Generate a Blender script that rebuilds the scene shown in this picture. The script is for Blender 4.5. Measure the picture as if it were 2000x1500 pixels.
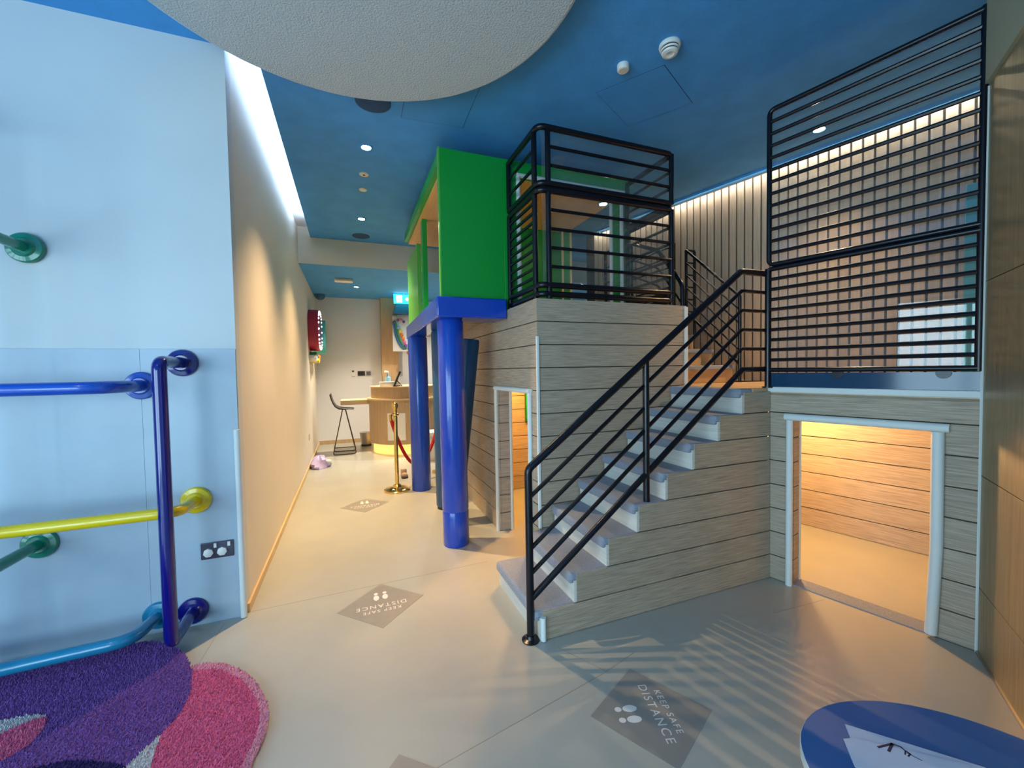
import bpy, math, random
from math import sin, cos, radians, pi, sqrt
from mathutils import Vector, Matrix

random.seed(7)
S = bpy.context.scene
COL = S.collection
for o in list(bpy.data.objects):
    bpy.data.objects.remove(o)

# ------------------------------------------------------------------ camera
CAMF, YAW, PITCH, ROLL = 808.4, radians(21.33), radians(1.956), radians(-0.969)
fw = Vector((sin(YAW) * cos(PITCH), cos(YAW) * cos(PITCH), -sin(PITCH)))
rt0 = Vector((cos(YAW), -sin(YAW), 0))
up0 = rt0.cross(fw)
rt = rt0 * cos(ROLL) + up0 * sin(ROLL)
up = up0 * cos(ROLL) - rt0 * sin(ROLL)
cam = bpy.data.cameras.new('camera')
cam.sensor_fit = 'HORIZONTAL'
cam.sensor_width = 36.0
cam.lens = 36.0 * CAMF / 2000.0
cam.clip_start = 0.02
camo = bpy.data.objects.new('camera', cam)
COL.objects.link(camo)
camo.matrix_world = Matrix(((rt.x, up.x, -fw.x, 0), (rt.y, up.y, -fw.y, 0), (rt.z, up.z, -fw.z, 1.5), (0, 0, 0, 1)))
S.camera = camo

# ------------------------------------------------------------------ world and exposure
w = bpy.data.worlds.new('sky')
S.world = w
w.use_nodes = True
bg = w.node_tree.nodes['Background']
bg.inputs[0].default_value = (0.55, 0.83, 1.0, 1)
bg.inputs[1].default_value = 4.4
S.view_settings.view_transform = 'Standard'
S.view_settings.look = 'None'
S.view_settings.gamma = 1.0
S.view_settings.use_curve_mapping = False
S.view_settings.exposure = 1.2
S.cycles.max_bounces = 5
S.cycles.diffuse_bounces = 4
S.cycles.transparent_max_bounces = 16
S.cycles.sample_clamp_indirect = 6.0
S.cycles.use_adaptive_sampling = True
S.cycles.adaptive_threshold = 0.03
S.cycles.glossy_bounces = 3
S.cycles.caustics_reflective = False
S.cycles.caustics_refractive = False

WARM = (1.0, 0.66, 0.33)
WIN = dict(x=-4.0, y0=-2.6, y1=1.0, z0=0.15, z1=2.6)
WIN2 = dict(y=-2.7, x0=-3.9, x1=-1.9, z0=0.15, z1=2.6)
# daylight portal in the window opening (guides sampling of the sky through it)
pl = bpy.data.lights.new('window_portal', 'AREA')
pl.shape = 'RECTANGLE'
pl.size = WIN['z1'] - WIN['z0']
pl.size_y = WIN['y1'] - WIN['y0']
pl.cycles.is_portal = True
po = bpy.data.objects.new('window_portal', pl)
COL.objects.link(po)
po.location = (WIN['x'] + 0.06, (WIN['y0'] + WIN['y1']) / 2, (WIN['z0'] + WIN['z1']) / 2)
po.rotation_euler = (0, -pi / 2, 0)

pl2 = bpy.data.lights.new('window_portal', 'AREA')
pl2.shape = 'RECTANGLE'
pl2.size = WIN2['x1'] - WIN2['x0']
pl2.size_y = WIN2['z1'] - WIN2['z0']
pl2.cycles.is_portal = True
po2 = bpy.data.objects.new('window_portal', pl2)
COL.objects.link(po2)
po2.location = ((WIN2['x0'] + WIN2['x1']) / 2, WIN2['y'] + 0.06, (WIN2['z0'] + WIN2['z1']) / 2)
po2.rotation_euler = (pi / 2, 0, 0)

# ------------------------------------------------------------------ materials
MATS = {}


def mat(name, col, rough=0.5, metal=0.0, spec=0.5, var=0.0, vscale=(8, 8, 8), bump=0.0, bscale=(60, 60, 60), rnd=0.0,
        coat=0.0, emit=None, estr=0.0, col2=None, detail=4.0):
    m = bpy.data.materials.new(name)
    m.use_nodes = True
    nt = m.node_tree
    b = nt.nodes['Principled BSDF']
    b.inputs['Base Color'].default_value = (*col, 1)
    b.inputs['Roughness'].default_value = rough
    b.inputs['Metallic'].default_value = metal
    b.inputs['Specular IOR Level'].default_value = spec
    b.inputs['Coat Weight'].default_value = coat
    if emit:
        b.inputs['Emission Color'].default_value = (*emit, 1)
        b.inputs['Emission Strength'].default_value = estr
    geo = None
    if var > 0 or bump > 0:
        geo = nt.nodes.new('ShaderNodeNewGeometry')

    def noise(scale):
        vm = nt.nodes.new('ShaderNodeVectorMath')
        vm.operation = 'MULTIPLY'
        vm.inputs[1].default_value = scale
        nt.links.new(geo.outputs['Position'], vm.inputs[0])
        n = nt.nodes.new('ShaderNodeTexNoise')
        n.inputs['Scale'].default_value = 1.0
        n.inputs['Detail'].default_value = detail
        n.inputs['Roughness'].default_value = 0.6
        nt.links.new(vm.outputs[0], n.inputs['Vector'])
        return n
    last = None
    if var > 0:
        n = noise(vscale)
        mx = nt.nodes.new('ShaderNodeMix')
        mx.data_type = 'RGBA'
        c2 = col2 if col2 else tuple(max(0, x * (1 - var)) for x in col)
        c1 = col if col2 else tuple(min(1, x * (1 + var)) for x in col)
        mx.inputs['A'].default_value = (*c2, 1)
        mx.inputs['B'].default_value = (*c1, 1)
        rp = nt.nodes.new('ShaderNodeMapRange')
        rp.inputs['From Min'].default_value = 0.3
        rp.inputs['From Max'].default_value = 0.7
        nt.links.new(n.outputs['Fac'], rp.inputs['Value'])
        nt.links.new(rp.outputs['Result'], mx.inputs['Factor'])
        last = mx.outputs['Result']
    if rnd > 0:
        oi = nt.nodes.new('ShaderNodeObjectInfo')
        mr = nt.nodes.new('ShaderNodeMapRange')
        mr.inputs['To Min'].default_value = 1 - rnd
        mr.inputs['To Max'].default_value = 1 + rnd
        nt.links.new(oi.outputs['Random'], mr.inputs['Value'])
        mm = nt.nodes.new('ShaderNodeMix')
        mm.data_type = 'RGBA'
        mm.blend_type = 'MULTIPLY'
        mm.inputs['Factor'].default_value = 1
        if last:
            nt.links.new(last, mm.inputs['A'])
        else:
            mm.inputs['A'].default_value = (*col, 1)
        nt.links.new(mr.outputs['Result'], mm.inputs['B'])
        last = mm.outputs['Result']
    if last:
        nt.links.new(last, b.inputs['Base Color'])
    if bump > 0:
        n = noise(bscale)
        bp = nt.nodes.new('ShaderNodeBump')
        bp.inputs['Strength'].default_value = bump
        bp.inputs['Distance'].default_value = 0.01
        nt.links.new(n.outputs['Fac'], bp.inputs['Height'])
        nt.links.new(bp.outputs['Normal'], b.inputs['Normal'])
    if emit and name not in ('cove_led', 'warm_led', 'plinth_glow'):
        m.cycles.emission_sampling = 'NONE'
    MATS[name] = m
    return m


def clear_mat(name, tint=(1, 1, 1), refl=1.0, rough=0.02, haze=0.0):
    m = bpy.data.materials.new(name)
    m.use_nodes = True
    nt = m.node_tree
    nt.nodes.remove(nt.nodes['Principled BSDF'])
    tr = nt.nodes.new('ShaderNodeBsdfTransparent')
    tr.inputs[0].default_value = (*tint, 1)
    gl = nt.nodes.new('ShaderNodeBsdfGlossy')
    gl.inputs['Roughness'].default_value = rough
    lw = nt.nodes.new('ShaderNodeLayerWeight')
    lw.inputs['Blend'].default_value = 0.5
    pw = nt.nodes.new('ShaderNodeMath')
    pw.operation = 'POWER'
    pw.inputs[1].default_value = 5.0
    nt.links.new(lw.outputs['Facing'], pw.inputs[0])
    mu = nt.nodes.new('ShaderNodeMath')
    mu.operation = 'MULTIPLY_ADD'
    mu.inputs[1].default_value = 0.8
    mu.inputs[2].default_value = 0.035 * refl
    nt.links.new(pw.outputs[0], mu.inputs[0])
    mx = nt.nodes.new('ShaderNodeMixShader')
    nt.links.new(mu.outputs[0], mx.inputs[0])
    nt.links.new(tr.outputs[0], mx.inputs[1])
    nt.links.new(gl.outputs[0], mx.inputs[2])
    out = mx.outputs[0]
    if haze > 0:
        df = nt.nodes.new('ShaderNodeBsdfDiffuse')
        df.inputs[0].default_value = (0.7, 0.7, 0.68, 1)
        m2 = nt.nodes.new('ShaderNodeMixShader')
        m2.inputs[0].default_value = haze
        nt.links.new(out, m2.inputs[1])
        nt.links.new(df.outputs[0], m2.inputs[2])
        out = m2.outputs[0]
    nt.links.new(out, nt.nodes['Material Output'].inputs['Surface'])
    MATS[name] = m
    return m


mat('floor', (0.415, 0.42, 0.365), 0.26, var=0.05, vscale=(1.6, 1.6, 1.6), bump=0.02, bscale=(30, 30, 30))
mat('floor_joint', (0.30, 0.27, 0.22), 0.6)
mat('ceiling_blue', (0.060, 0.32, 0.72), 0.75, var=0.08, vscale=(5, 5, 5), bump=0.12, bscale=(140, 140, 140))
mat('ceiling_hatch', (0.058, 0.31, 0.70), 0.75, var=0.06, vscale=(5, 5, 5), bump=0.12, bscale=(140, 140, 140))
mat('dark_gap', (0.015, 0.05, 0.11), 0.9)
mat('cove_white', (0.82, 0.84, 0.85), 0.7)
mat('wall_white', (0.62, 0.65, 0.65), 0.55, var=0.02, vscale=(3, 3, 3))
mat('wall_cream', (0.74, 0.68, 0.57), 0.55, var=0.02, vscale=(3, 3, 3))
mat('wall_end', (0.74, 0.74, 0.74), 0.6)
mat('laminate', (0.39, 0.49, 0.57), 0.34, var=0.04, vscale=(4, 4, 4))
mat('stipple', (0.54, 0.57, 0.58), 0.95, var=0.10, vscale=(160, 160, 160), bump=1.0, bscale=(95, 95, 95))
mat('disc_edge', (0.62, 0.64, 0.64), 0.7)
mat('plank', (0.57, 0.46, 0.335), 0.55, var=0.3, vscale=(5.5, 5.5, 210), col2=(0.29, 0.225, 0.16), bump=0.35, bscale=(6, 6, 260), rnd=0.06)
mat('groove', (0.09, 0.07, 0.05), 0.9)
mat('slat', (0.47, 0.375, 0.275), 0.5, var=0.22, vscale=(70, 70, 1.6), col2=(0.38, 0.295, 0.21), rnd=0.08)
mat('slat_back', (0.07, 0.05, 0.035), 0.9)
mat('riser', (0.66, 0.63, 0.56), 0.55, var=0.1, vscale=(3, 3, 90))
mat('carpet', (0.36, 0.40, 0.48), 0.95, var=0.28, vscale=(230, 230, 230), bump=0.9, bscale=(260, 260, 260))  # bluer base colour stands in for cool daylight on the nosings
mat('landing_wood', (0.62, 0.40, 0.20), 0.4, var=0.12, vscale=(2, 40, 2))
mat('trim_white', (0.74, 0.77, 0.73), 0.6)
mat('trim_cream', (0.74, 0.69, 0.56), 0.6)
mat('black_metal', (0.004, 0.0045, 0.009), 0.27, spec=0.4)
mat('navy_plate', (0.008, 0.045, 0.11), 0.10, spec=0.5)
mat('green', (0.004, 0.30, 0.035), 0.38)
mat('green_side', (0.10, 0.42, 0.06), 0.3)
mat('soffit', (0.72, 0.42, 0.13), 0.5, var=0.1, vscale=(30, 2, 2))
mat('trim_yellow', (0.80, 0.66, 0.34), 0.5)
mat('blue_pad', (0.006, 0.060, 0.46), 0.20, coat=0.25, bump=0.06, bscale=(9, 9, 5))
mat('shaded_teal_pad', (0.010, 0.075, 0.19), 0.35, bump=0.06, bscale=(9, 9, 5))  # padding darkened to teal, the shade it stands in put into the colour
mat('bronze', (0.36, 0.275, 0.15), 0.40, metal=0.4, var=0.18, vscale=(90, 90, 3), bump=0.05, bscale=(200, 200, 8))
mat('olive_wall', (0.42, 0.40, 0.27), 0.6)
mat('bar_green', (0.006, 0.21, 0.13), 0.22, coat=0.4)
mat('bar_navy', (0.004, 0.006, 0.16), 0.16, coat=0.5)
mat('bar_blue', (0.010, 0.075, 0.46), 0.2, coat=0.4)
mat('bar_teal', (0.012, 0.20, 0.36), 0.22, coat=0.4)
mat('bar_yellow', (0.80, 0.58, 0.004), 0.22, coat=0.4)
mat('rug_purple', (0.23, 0.10, 0.39), 1.0, var=0.28, vscale=(110, 110, 110), bump=1.0, bscale=(170, 170, 170))
mat('rug_pink', (0.86, 0.16, 0.32), 1.0, var=0.32, vscale=(110, 110, 110), bump=1.0, bscale=(170, 170, 170))
mat('rug_palepink', (0.92, 0.38, 0.50), 1.0, var=0.25, vscale=(110, 110, 110), bump=1.0, bscale=(170, 170, 170))
mat('rug_grey', (0.66, 0.65, 0.66), 1.0, var=0.2, vscale=(110, 110, 110), bump=1.0, bscale=(170, 170, 170))
mat('rug_navy', (0.03, 0.02, 0.14), 1.0, var=0.4, vscale=(110, 110, 110), bump=1.0, bscale=(170, 170, 170))
mat('sticker', (0.27, 0.26, 0.235), 0.45, var=0.06, vscale=(12, 12, 12))
mat('sticker_print', (0.78, 0.76, 0.72), 0.6)
mat('table_blue', (0.003, 0.12, 0.34), 0.38)
mat('table_edge', (0.62, 0.60, 0.54), 0.5)
mat('paper', (0.66, 0.68, 0.76), 0.6)
mat('ink', (0.006, 0.008, 0.05), 0.5)
mat('plastic_white', (0.80, 0.79, 0.74), 0.4)
mat('plastic_cream', (0.76, 0.68, 0.52), 0.4)
mat('dark', (0.015, 0.015, 0.018), 0.5)
mat('socket_plate', (0.10, 0.10, 0.13), 0.3, metal=0.6)
mat('grille', (0.015, 0.07, 0.17), 0.8)
mat('lamp', (1, 1, 1), 0.5, emit=(1.0, 0.83, 0.58), estr=60.0)
mat('cove_led', (1, 1, 1), 0.5, emit=(0.70, 0.86, 1.0), estr=16.0)
mat('warm_led', (1, 1, 1), 0.5, emit=(1.0, 0.80, 0.56), estr=26.0)
mat('desk_wood', (0.50, 0.34, 0.18), 0.5, var=0.12, vscale=(40, 40, 2))
mat('desk_light', (0.70, 0.50, 0.26), 0.45)
mat('plinth_glow', (0.9, 0.7, 0.4), 0.5, emit=(1.0, 0.50, 0.10), estr=0.55)
mat('gold', (0.80, 0.56, 0.18), 0.14, metal=1.0)
mat('rope', (0.55, 0.006, 0.008), 0.7)
mat('stool', (0.045, 0.045, 0.035), 0.45)
mat('brown_metal', (0.06, 0.03, 0.02), 0.4)
mat('steel', (0.45, 0.42, 0.38), 0.3, metal=0.9)
mat('bag', (0.52, 0.45, 0.78), 0.5)
mat('exit_green', (0.0, 0.6, 0.6), 0.5, emit=(0.02, 0.75, 0.80), estr=2.0)
mat('exit_white', (1, 1, 1), 0.5, emit=(0.75, 1.0, 0.95), estr=2.2)
mat('sign_red', (0.42, 0.012, 0.045), 0.4)
mat('sign_navy', (0.02, 0.012, 0.06), 0.5)
mat('sign_teal', (0.08, 0.52, 0.50), 0.4)
mat('bulb', (1, 0.8, 0.85), 0.4, emit=(1.0, 0.72, 0.80), estr=1.2)
mat('c_orange', (0.78, 0.22, 0.03), 0.6)
mat('c_yellow', (0.80, 0.60, 0.03), 0.6)
mat('c_green', (0.03, 0.22, 0.10), 0.6)
mat('c_blue', (0.03, 0.16, 0.40), 0.6)
mat('c_sky', (0.22, 0.45, 0.62), 0.6)
mat('c_purple', (0.18, 0.08, 0.36), 0.6)
mat('c_pink', (0.75, 0.15, 0.32), 0.6)
mat('c_brown', (0.20, 0.08, 0.05), 0.6)
mat('hood', (0.03, 0.12, 0.22), 0.5)
mat('teal_panel', (0.015, 0.27, 0.33), 0.4)
mat('grey_furn', (0.24, 0.20, 0.19), 0.6)
mat('shoe_tan', (0.45, 0.30, 0.20), 0.6)
mat('shoe_blue', (0.06, 0.22, 0.45), 0.6)
mat('frame_dark', (0.05, 0.05, 0.055), 0.4)
clear_mat('acrylic', (0.93, 0.95, 0.96), 1.3, haze=0.05)
clear_mat('window_glass', (0.98, 0.99, 1.0), 1.0)


# ------------------------------------------------------------------ helpers
def setp(o, label=None, cat=None, group=None, kind=None):
    if label: o['label'] = label
    if cat: o['category'] = cat
    if group: o['group'] = group
    if kind: o['kind'] = kind
    return o


def thing(name, label, cat, loc=(0, 0, 0), group=None, kind=None):
    o = bpy.data.objects.new(name, None)
    COL.objects.link(o)
    o.location = loc
    o.empty_display_size = 0.05
    setp(o, label, cat, group, kind)
    return o


def adopt(o, parent):
    o.parent = parent
    if parent is not None:
        o.location = -_base(parent)


def _base(p):
    # world position of a parent's origin (parents only ever translate)
    v = Vector(p.location)
    q = p.parent
    while q is not None:
        v = v + Vector(q.location)
        q = q.parent
    return v


class MB:
    def __init__(s, M=None):
        s.v = []; s.f = []; s.M = M

    def add(s, vs, fs):
        b = len(s.v)
        for p in vs:
            p = Vector(p)
            s.v.append(tuple(s.M @ p) if s.M is not None else tuple(p))
        s.f += [tuple(i + b for i in f) for f in fs]
        return s

    def box(s, x0, x1, y0, y1, z0, z1):
        return s.add([(x0, y0, z0), (x1, y0, z0), (x1, y1, z0), (x0, y1, z0), (x0, y0, z1), (x1, y0, z1), (x1, y1, z1), (x0, y1, z1)],
                     [(0, 3, 2, 1), (4, 5, 6, 7), (0, 1, 5, 4), (1, 2, 6, 5), (2, 3, 7, 6), (3, 0, 4, 7)])

    def prism(s, poly, z0, z1):
        n = len(poly)
        a = sum(poly[i][0] * poly[(i + 1) % n][1] - poly[(i + 1) % n][0] * poly[i][1] for i in range(n))
        if a < 0: poly = poly[::-1]
        vs = [(x, y, z0) for x, y in poly] + [(x, y, z1) for x, y in poly]
        fs = [tuple(range(n - 1, -1, -1)), tuple(range(n, 2 * n))] + [(i, (i + 1) % n, n + (i + 1) % n, n + i) for i in range(n)]
        return s.add(vs, fs)

    def vprism(s, poly, y0, y1):
        # polygon in (x,z), extruded along y
        n = len(poly)
        a = sum(poly[i][0] * poly[(i + 1) % n][1] - poly[(i + 1) % n][0] * poly[i][1] for i in range(n))
        if a < 0: poly = poly[::-1]
        vs = [(x, y0, z) for x, z in poly] + [(x, y1, z) for x, z in poly]
        fs = [tuple(range(n)), tuple(range(2 * n - 1, n - 1, -1))] + [(i, n + i, n + (i + 1) % n, (i + 1) % n) for i in range(n)]
        return s.add(vs, fs)

    def lathe(s, prof, c, axis=(0, 0, 1), n=24):
        # prof: list of (r, h) along axis
        a = Vector(axis).normalized()
        t = Vector((1, 0, 0)) if abs(a.x) < 0.9 else Vector((0, 1, 0))
        u = a.cross(t).normalized(); v = a.cross(u)
        c = Vector(c); vs = []; fs = []
        for r, h in prof:
            for i in range(n):
                th = 2 * pi * i / n
                vs.append(c + a * h + (u * cos(th) + v * sin(th)) * max(r, 1e-5))
        for j in range(len(prof) - 1):
            for i in range(n):
                k = (i + 1) % n
                fs.append((j * n + i, j * n + k, (j + 1) * n + k, (j + 1) * n + i))
        fs.append(tuple(range(n - 1, -1, -1)))
        m = (len(prof) - 1) * n
        fs.append(tuple(range(m, m + n)))
        return s.add(vs, fs)

    def tube(s, path, r, n=10, fil=0.0, closed=False):
        P = fillet([Vector(p) for p in path], fil, closed)
        m = len(P)
        rs = r if isinstance(r, (list, tuple)) else None
        vs = []; fs = []
        prev = None
        for i in range(m):
            if closed:
                d = (P[(i + 1) % m] - P[i - 1]).normalized()
            elif i == 0: d = (P[1] - P[0]).normalized()
            elif i == m - 1: d = (P[-1] - P[-2]).normalized()
            else: d = ((P[i + 1] - P[i]).normalized() + (P[i] - P[i - 1]).normalized()).normalized()
            if prev is None:
                t = Vector((0, 0, 1)) if abs(d.z) < 0.9 else Vector((1, 0, 0))
                u = d.cross(t).normalized()
            else:
                u = (prev - d * prev.dot(d)).normalized()
            prev = u
            v = d.cross(u)
            rr = rs[min(int(i * len(rs) / m), len(rs) - 1)] if rs else r
            for k in range(n):
                th = 2 * pi * k / n
                vs.append(P[i] + (u * cos(th) + v * sin(th)) * rr)
        for i in range(m if closed else m - 1):
            j = (i + 1) % m
            for k in range(n):
                l = (k + 1) % n
                fs.append((i * n + k, i * n + l, j * n + l, j * n + k))
        if not closed:
            fs.append(tuple(range(n - 1, -1, -1)))
            fs.append(tuple(range((m - 1) * n, m * n)))
        return s.add(vs, fs)

    def ball(s, c, r, sz=1.0, n=12, m=8):
        prof = [(r * sin(pi * i / m), -r * sz * cos(pi * i / m)) for i in range(m + 1)]
        return s.lathe(prof, c, n=n)

    def build(s, name, mt, parent=None, bevel=0.0, smooth=True, seg=2):
        me = bpy.data.meshes.new(name)
        me.from_pydata(s.v, [], s.f)
        me.materials.append(MATS[mt])
        if smooth:
            me.polygons.foreach_set('use_smooth', [True] * len(me.polygons))
            me.set_sharp_from_angle(angle=radians(38))
        me.update()
        o = bpy.data.objects.new(name, me)
        COL.objects.link(o)
        adopt(o, parent)
        if bevel > 0:
            b = o.modifiers.new('bevel', 'BEVEL')
            b.width = bevel; b.segments = seg; b.limit_method = 'ANGLE'; b.angle_limit = radians(40)
        return o


def fillet(P, r, closed=False):
    if r <= 0: return P
    out = []
    m = len(P)
    for i in range(m):
        if not closed and i in (0, m - 1):
            out.append(P[i]); continue
        a = P[i - 1]; b = P[i]; c = P[(i + 1) % m]
        d1 = (a - b); d2 = (c - b)
        l1 = d1.length; l2 = d2.length
        d1.normalize(); d2.normalize()
        ang = d1.angle(d2)
        if ang > pi - 0.05:
            out.append(b); continue
        t = min(r / math.tan(ang / 2), 0.49 * l1, 0.49 * l2)
        p1 = b + d1 * t; p2 = b + d2 * t
        for k in range(6):
            q = k / 5
            out.append(p1 * (1 - q) ** 2 + b * 2 * q * (1 - q) + p2 * q * q)
    return out


def struct(o):
    o['kind'] = 'structure'
    return o


def frame2(A, U):
    # matrix: local x along U (horizontal), local z up, local y = horizontal normal (U x up)... y = z cross x
    U = Vector((U[0], U[1], 0)).normalized()
    N = Vector((0, 0, 1)).cross(U)
    return Matrix(((U.x, N.x, 0, A[0]), (U.y, N.y, 0, A[1]), (0, 0, 1, 0), (0, 0, 0, 1)))


RI = 0.168          # riser and plank height
ZP = 8 * RI         # landing height 1.344
ZD = 12 * RI        # playhouse deck height 2.016
CEIL = 3.455
GAP = 0.0075


def planks(parent, M, rows, y0=0.0, y1=-0.016, name='plank', mt='plank'):
    """rows: list of polygons in local (x,z); each becomes one board, joints recessed"""
    for poly in rows:
        MB(M).vprism(poly, min(y0, y1), max(y0, y1)).build(name, mt, parent, smooth=False)


def row_rects(x0, x1, z0, z1, holes=(), h=RI):
    out = []
    k = int(round(z0 / h))
    z = z0
    while z < z1 - 1e-4:
        zt = min((math.floor(z / h + 1e-6) + 1) * h, z1)
        segs = [(x0, x1)]
        cuts = []
        for (a, b, c, d) in holes:
            if c < zt - 1e-4 and d > z + 1e-4:
                cuts.append((a, b, c, d))
        # split vertically where a hole ends inside this row
        zs = sorted({z, zt} | {c for (_, _, c, d) in cuts if z < c < zt} | {d for (_, _, c, d) in cuts if z < d < zt})
        if not cuts:
            out.append([(x0, z + GAP / 2), (x1, z + GAP / 2), (x1, zt - GAP / 2), (x0, zt - GAP / 2)])
        else:
            for a, b, c, d in cuts[:1]:
                if d >= zt - 1e-4:
                    for l, r in ((x0, a), (b, x1)):
                        if r - l > 0.01:
                            out.append([(l, z + GAP / 2), (r, z + GAP / 2), (r, zt - GAP / 2), (l, zt - GAP / 2)])
                else:
                    out.append([(x0, z + GAP / 2), (a, z + GAP / 2), (a, d), (b, d), (b, z + GAP / 2), (x1, z + GAP / 2), (x1, zt - GAP / 2), (x0, zt - GAP / 2)])
        z = zt
    return out


# ------------------------------------------------------------------ the setting
A = Vector((2.728, 2.051, 0))
U = Vector((0.2534, -0.9674, 0))
B = A + U * 1.005
NI = Vector((0.9674, 0.2534, 0))          # into the landing
MG = frame2(A, U)                          # local x along the gate, local y = INTO landing (z x U)
SL0 = B + NI * 1.42                        # slat wall start
SLU = -U

# floor with joints of the vinyl sheet
fl = MB().box(-4.2, 5.2, -2.8, 9.9, -0.1, 0).build('floor', 'floor')
struct(fl)
for (x0, y0, x1, y1) in [(-0.62, 3.0, 0.96, 3.06), (-0.75, 2.93, -0.78, 2.52), (1.0, 1.955, 1.14, 1.70), (-0.35, 1.4, 1.14, 1.70), (1.14, 1.70, 1.35, 1.76), (2.35, 1.72, 2.78, 1.70)]:
    d = Vector((x1 - x0, y1 - y0, 0)); L = d.length; d.normalize(); n = Vector((-d.y, d.x, 0)) * 0.0016
    p = [Vector((x0, y0, 0)) + n, Vector((x0, y0, 0)) - n, Vector((x1, y1, 0)) - n, Vector((x1, y1, 0)) + n]
    MB().prism([(q.x, q.y) for q in p], 0.0, 0.0006).build('floor_joint', 'floor_joint', fl, smooth=False)

# ceilings
ce = MB().prism([(-4.2, -2.8), (5.2, -2.8), (5.2, 7.0), (-0.478, 7.0), (-0.478, 2.98), (-4.2, 2.98)], CEIL, CEIL + 0.06).build('ceiling', 'ceiling_blue', smooth=False)
struct(ce)
for (pts) in ([(0.41, 2.72), (0.89, 2.60), (0.90, 3.30), (0.42, 3.33)], [(1.68, 2.57), (1.95, 2.185), (2.42, 2.42), (2.15, 2.83)]):
    cx = sum(p[0] for p in pts) / 4; cy = sum(p[1] for p in pts) / 4
    MB().prism(pts, CEIL - 0.0015, CEIL).build('hatch_gap', 'dark_gap', ce, smooth=False)
    MB().prism([(cx + (x - cx) * 0.985, cy + (y - cy) * 0.985) for x, y in pts], CEIL - 0.003, CEIL).build('access_hatch', 'ceiling_hatch', ce, smooth=False)
cc = MB().box(-0.745, -0.30, 2.98, 7.0, 3.60, 3.66)
cc.box(-0.36, -0.30, 2.98, 7.0, 3.515, 3.60)
struct(cc.build('ceiling_cove', 'cove_white', smooth=False))
led = MB().box(-0.44, -0.41, 3.0, 6.2, 3.516, 3.528).build('cove_light_strip', 'cove_led')
setp(led, 'long cool white light strip in the ceiling slot along the corridor wall', 'light strip')
cl = MB().box(-0.745, 5.2, 6.664, 9.9, 3.08, 3.14).build('ceiling_corridor', 'ceiling_blue', smooth=False)
struct(cl)
struct(MB().box(-0.745, 5.2, 6.66, 6.99, 3.1405, 3.62).box(-0.745, 5.2, 6.66, 6.6635, 3.078, 3.1405).build('wall_bulkhead', 'wall_cream', smooth=False))

# left wall that carries the climbing bars, with laminate lower panels
wl = struct(MB().box(-4.2, -0.645, 2.97, 3.07, 0, 3.62).build('wall_left', 'wall_white', smooth=False))
x = -4.0
for x0, x1 in ((-3.40, -2.26), (-2.258, -1.1105), (-1.11, -0.647)):
    MB().box(x0, x1, 2.962, 2.97, 0.0, 1.655).build('panel', 'laminate', wl, bevel=0.001)
wc = struct(MB().box(-0.745, -0.645, 3.07, 9.9, 0, 3.62).build('wall_corridor', 'wall_cream', smooth=False))
struct(MB().box(-0.645, -0.630, 3.0, 9.5, 0, 0.055).build('baseboard_corridor', 'desk_light', bevel=0.002))
we = struct(MB().box(-0.645, 5.2, 9.5, 9.6, 0, 3.1).build('wall_end', 'wall_end', smooth=False))
struct(MB().box(-0.645, 0.62, 9.485, 9.5, 0, 0.08).build('baseboard_end', 'desk_wood', bevel=0.002))
struct(MB().box(0.642, 0.98, 9.25, 9.5, 0, 3.08).build('wall_pillar', 'desk_wood', bevel=0.002))
struct(MB().box(5.1, 5.2, -2.8, 9.9, 0, 3.62).build('wall_right', 'wall_cream', smooth=False))
# bronze wall on the right of the frame
RU = Vector((-0.832, -0.554, 0)).normalized()
MR = frame2(B, RU)                         # local y = z x RU
wb = struct(MB(MR).box(0.0, 2.0, 0.006, 0.12, 0, 2.87).build('wall_bronze', 'groove', smooth=False))
# panels in front of it (towards the room, local -y side is checked below)
inw = -1 if (Vector((0, 0, 1)).cross(RU)).dot(Vector((0, 0, 0)) - B) < 0 else 1
for (x0, x1) in ((0.004, 0.998), (1.002, 2.0)):
    for (z0, z1) in ((0.012, 0.342), (0.346, 0.92), (0.924, 1.9), (1.904, 2.868)):
        m = MB(MR).box(x0, x1, -0.004, 0.006, z0, z1) if inw < 0 else MB(MR).box(x0, x1, 0.12, 0.13, z0, z1)
        m.build('panel', 'bronze', wb, bevel=0.0008)
struct(MB(MR).box(0.0, 2.0, -0.02, 0.12, 2.872, CEIL).build('wall_above_bronze', 'olive_wall', smooth=False))
struct(MB(MR).box(0.0, 2.0, -0.012, -0.004, 0, 0.012).build('trim_1', 'steel'))
E2 = B + RU * 2.0
struct(MB().box(E2.x, E2.x + 0.1, -2.7, E2.y + 0.06, 0, CEIL).build('wall_beside_camera', 'wall_white', smooth=False))
W2 = WIN2
wbk = MB().box(-4.1, W2['x0'], -2.8, -2.7, 0, CEIL).box(W2['x1'], E2.x + 0.1, -2.8, -2.7, 0, CEIL)
wbk.box(W2['x0'], W2['x1'], -2.8, -2.7, 0, W2['z0']).box(W2['x0'], W2['x1'], -2.8, -2.7, W2['z1'], CEIL)
struct(wbk.build('wall_back', 'wall_white', smooth=False))
wn2 = struct(thing('window_2', None, None, (W2['x0'], -2.7, W2['z0'])))
for i in range(3):
    xv = W2['x0'] + (W2['x1'] - W2['x0']) * i / 2
    MB().box(xv - 0.03, xv + 0.03, -2.76, -2.68, W2['z0'], W2['z1']).build('mullion', 'frame_dark', wn2)
    if i < 2:
        MB().box(xv + 0.03, xv + 0.97, -2.735, -2.729, W2['z0'] + 0.03, W2['z1'] - 0.03).build('pane', 'window_glass', wn2, smooth=False)
for z in (W2['z0'], W2['z1']):
    MB().box(W2['x0'], W2['x1'], -2.755, -2.685, z - 0.03, z + 0.03).build('transom', 'frame_dark', wn2)

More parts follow.
